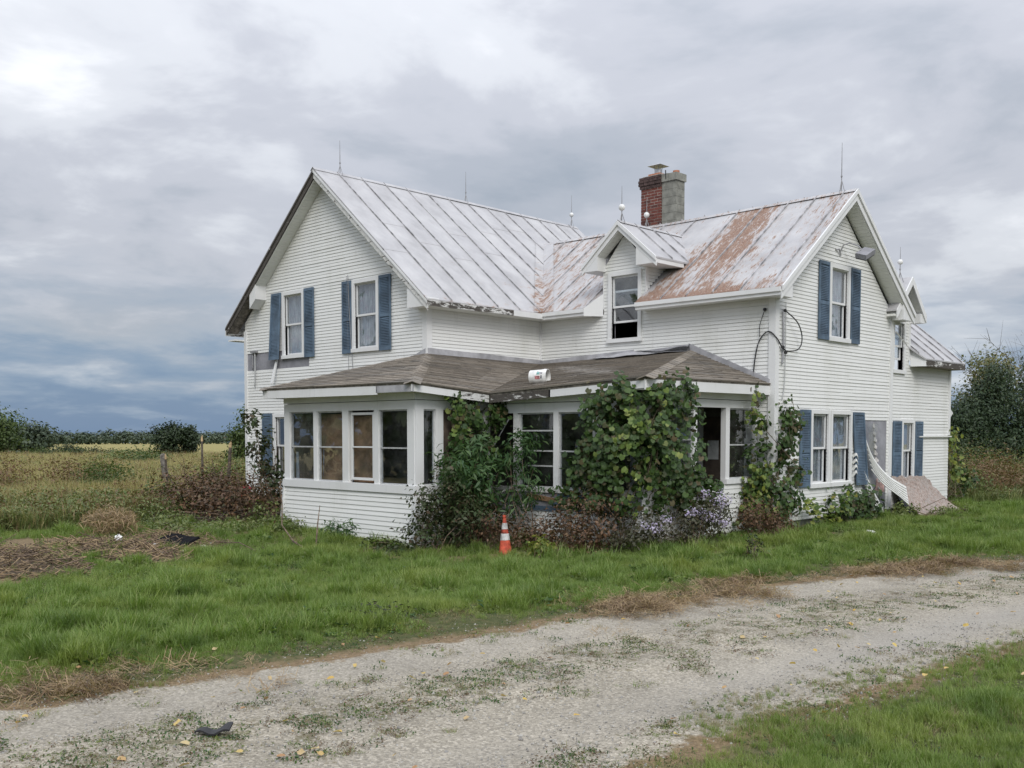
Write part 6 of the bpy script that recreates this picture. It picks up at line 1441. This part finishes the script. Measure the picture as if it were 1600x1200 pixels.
def meadow():
    rng = np.random.default_rng(6); n = 60000
    d = 18+70*rng.random(n)**1.7; u = np.where(rng.random(n) < .78, rng.uniform(-.56, -.22, n), rng.uniform(.39, .56, n)); yaw = .769; X = d*u
    x = CAM[0]+math.cos(yaw)*X-math.sin(yaw)*d; y = CAM[1]+math.sin(yaw)*X+math.cos(yaw)*d
    w = wild_mask(x, y); keep = (w > .5) & ~footprint(x, y, .1) & (rng.random(n) > bare_mask(x, y)); x, y, d = x[keep], y[keep], d[keep]; m = len(x)
    f = fbm(x, y, 4.0, 21); f2 = fbm(x, y, 1.3, 31); fr = np.where(x > 5, 1, sstep(x, -6, 2.5))
    gold = rng.random(m) < np.clip(1.15*f+.28-fr*.75, .05, .95); rust = rng.random(m) < .12+.25*sstep(f2, .5, .7)*(x > 5)
    idx = np.where(gold, rng.integers(0, 3, m), rng.integers(3, 6, m)); idx = np.where(rust, rng.integers(6, 8, m), idx)
    scl = (.55+.75*f2)*rng.uniform(.7, 1.2, m)*(1+.010*np.maximum(0, d-30)); rot = np.stack([rng.normal(size=m)*.1, rng.normal(size=m)*.1, rng.random(m)*6.28], 1)
    src = [tuft_mesh('meadow_gold', 34, .56, .012, .20, .35, 230+i, lean=.25) for i in range(3)]+[tuft_mesh('meadow_green', 34, .52, .016, .18, .45, 240+i) for i in range(2)]+[weed_mesh('meadow_green', 70, .09, .52, .13, 245, .35), weed_mesh('meadow_rust', 70, .08, .5, .12, 246, .4), tuft_mesh('meadow_rust', 26, .7, .012, .16, .3, 247)]
    scatter('meadow_grass', np.stack([x, y, hgt(x, y)-.01], 1), rot, scl, idx, src, 'tall uncut golden and green meadow around the yard', 'grass'); print('meadow', m)
meadow()
def drive():
    rng = np.random.default_rng(8); n = 42000; yaw = .769
    d = 4.5+22*rng.random(n)**1.3; X = d*(rng.random(n)*2-1)*.6; x = CAM[0]+math.cos(yaw)*X-math.sin(yaw)*d; y = CAM[1]+math.sin(yaw)*X+math.cos(yaw)*d
    rd, sd = road_dist(x, y); k = (rd < 2.4) & in_view(x, y); x, y, rd, sd = x[k], y[k], rd[k], sd[k]; m = len(x)
    src = []
    gm = m_plain('gravel_stone', (.40, .385, .35), .9, .25, 20); gd = m_plain('grey_gravel_stone', (.27, .26, .245), .9, .25, 20)
    for i in range(5):
        bm = bmesh.new(); bmesh.ops.create_icosphere(bm, subdivisions=1, radius=1); rr = random.Random(i)
        for v in bm.verts: v.co = Vector((v.co.x*rr.uniform(.7, 1.2), v.co.y*rr.uniform(.7, 1.2), v.co.z*.6))
        me = bpy.data.meshes.new('stone'); bm.to_mesh(me); bm.free(); me.materials.append(gm if i < 3 else gd); src.append(me)
    scatter('gravel', np.stack([x, y, hgt(x, y)-.03*np.exp(-((np.abs(sd)-1.1)/.35)**2)], 1), rng.random((m, 3))*6, rng.uniform(.003, .011, m)*np.where(rng.random(m) < .06, 1.8, 1), rng.integers(0, 5, m), src, 'loose grey gravel of the drive', 'gravel')
    # small weeds and dead tufts in the gravel, thickest along the middle strip
    n = 46000; d = 4.5+20*rng.random(n)**1.2; X = d*(rng.random(n)*2-1)*.6; x = CAM[0]+math.cos(yaw)*X-math.sin(yaw)*d; y = CAM[1]+math.sin(yaw)*X+math.cos(yaw)*d
    rd, sd = road_dist(x, y); f = fbm(x, y, .9, 41); f2 = fbm(x, y, .28, 43); mid = np.exp(-((sd+.05)/.6)**2)+.6*np.exp(-((rd-2.1)/.35)**2)-.9*np.exp(-((np.abs(sd)-1.2)/.42)**2)
    k = (rd < 2.3) & in_view(x, y) & (f2+.18*f+.20*mid+rng.normal(size=n)*.06 > .712); x, y, sd = x[k], y[k], sd[k]; m = len(x)
    src = [weed_mesh('sumac', 16, .020, .010, .045, 250), weed_mesh('meadow_green', 18, .018, .010, .05, 251), tuft_mesh('grass_dry', 14, .045, .003, .05, 1.2, 252, 2, 1.4), weed_mesh('brownleaf', 18, .018, .008, .055, 253), tuft_mesh('grass', 10, .045, .004, .03, .9, 254, 2, 1.0)]
    scatter('drive_weeds', np.stack([x, y, hgt(x, y)], 1), np.stack([np.zeros(m), np.zeros(m), rng.random(m)*6.28], 1), rng.uniform(.6, 1.25, m), rng.choice(5, m, p=[.22, .2, .26, .22, .1]), src, 'small weeds growing through the gravel', 'weeds'); print('drive', m)
    # clumps of dead grass raked along the verge
    n = 9500; t = rng.random(n); yy = -13+18*t; cx_ = np.interp(yy, ROADC[:, 1], ROADC[:, 0]); x = cx_-1.85+rng.normal(size=n)*.42; y = yy; f = fbm(x, y, 1.3, 51); k = f+rng.normal(size=n)*.09 > .60; x, y = x[k], y[k]; m = len(x)
    src = [mat_mesh('drystraw', 26, 260+i) for i in range(3)]+[mat_mesh('brownleaf', 26, 265)]
    scatter('dead_grass', np.stack([x, y, hgt(x, y)+.01], 1), np.stack([rng.normal(size=m)*.3, rng.normal(size=m)*.3, rng.random(m)*6.28], 1), rng.uniform(.4, 1.0, m), rng.integers(0, 4, m), src, 'dead brown grass clippings along the edge of the drive', 'grass')
drive()
# fallen leaves, each one a thing
def fallen():
    rng = np.random.default_rng(9); shapes = []
    for i in range(4):
        rr = random.Random(i+50); n = 8; pts = [(0, 0, .06)]
        for k in range(n): a = 2*math.pi*k/n; r_ = (.55 if k % 2 else .42)*(1.35 if k == 0 else 1)*rr.uniform(.85, 1.15); pts.append((r_*math.cos(a), r_*.8*math.sin(a), .18*abs(math.sin(a))*rr.uniform(.2, 1.6)+rr.uniform(0, .1)))
        me = bpy.data.meshes.new('fallen_leaf'); me.from_pydata(pts, [], [(0, k, k % n+1) for k in range(1, n+1)]); me.materials.append(M['fallen']); shapes.append(me)
    spots = []
    while len(spots) < 150:
        d = 5+14*rng.random()**.9; X = d*rng.uniform(-.53, .53); x = CAM[0]+math.cos(.769)*X-math.sin(.769)*d; y = CAM[1]+math.sin(.769)*X+math.cos(.769)*d
        rd, sd = road_dist(np.array(x), np.array(y)); p = 1 if rd < 2.6 else (.30 if x > 19 else .10)
        if footprint(np.array(x), np.array(y), .4) or rng.random() > p or x < 13: continue
        spots.append((x, y, float(rd)))
    for x, y, rd in spots:
        o = bpy.data.objects.new('fallen_leaf', shapes[int(rng.integers(4))]); COL.objects.link(o); o.location = (x, y, hz(x, y)+(.012 if rd < 2.2 else .05)); s_ = rng.uniform(.03, .065); o.scale = (s_, s_, s_); o.rotation_euler = (rng.normal()*.3, rng.normal()*.3, rng.random()*6.28)
        tag(o, 'curled yellow leaf fallen on the gravel drive' if rd < 2.3 else 'curled yellow leaf fallen in the grass by the drive', 'leaf', 'leaves fallen on the drive' if rd < 2.3 else 'leaves fallen in the grass')
fallen()
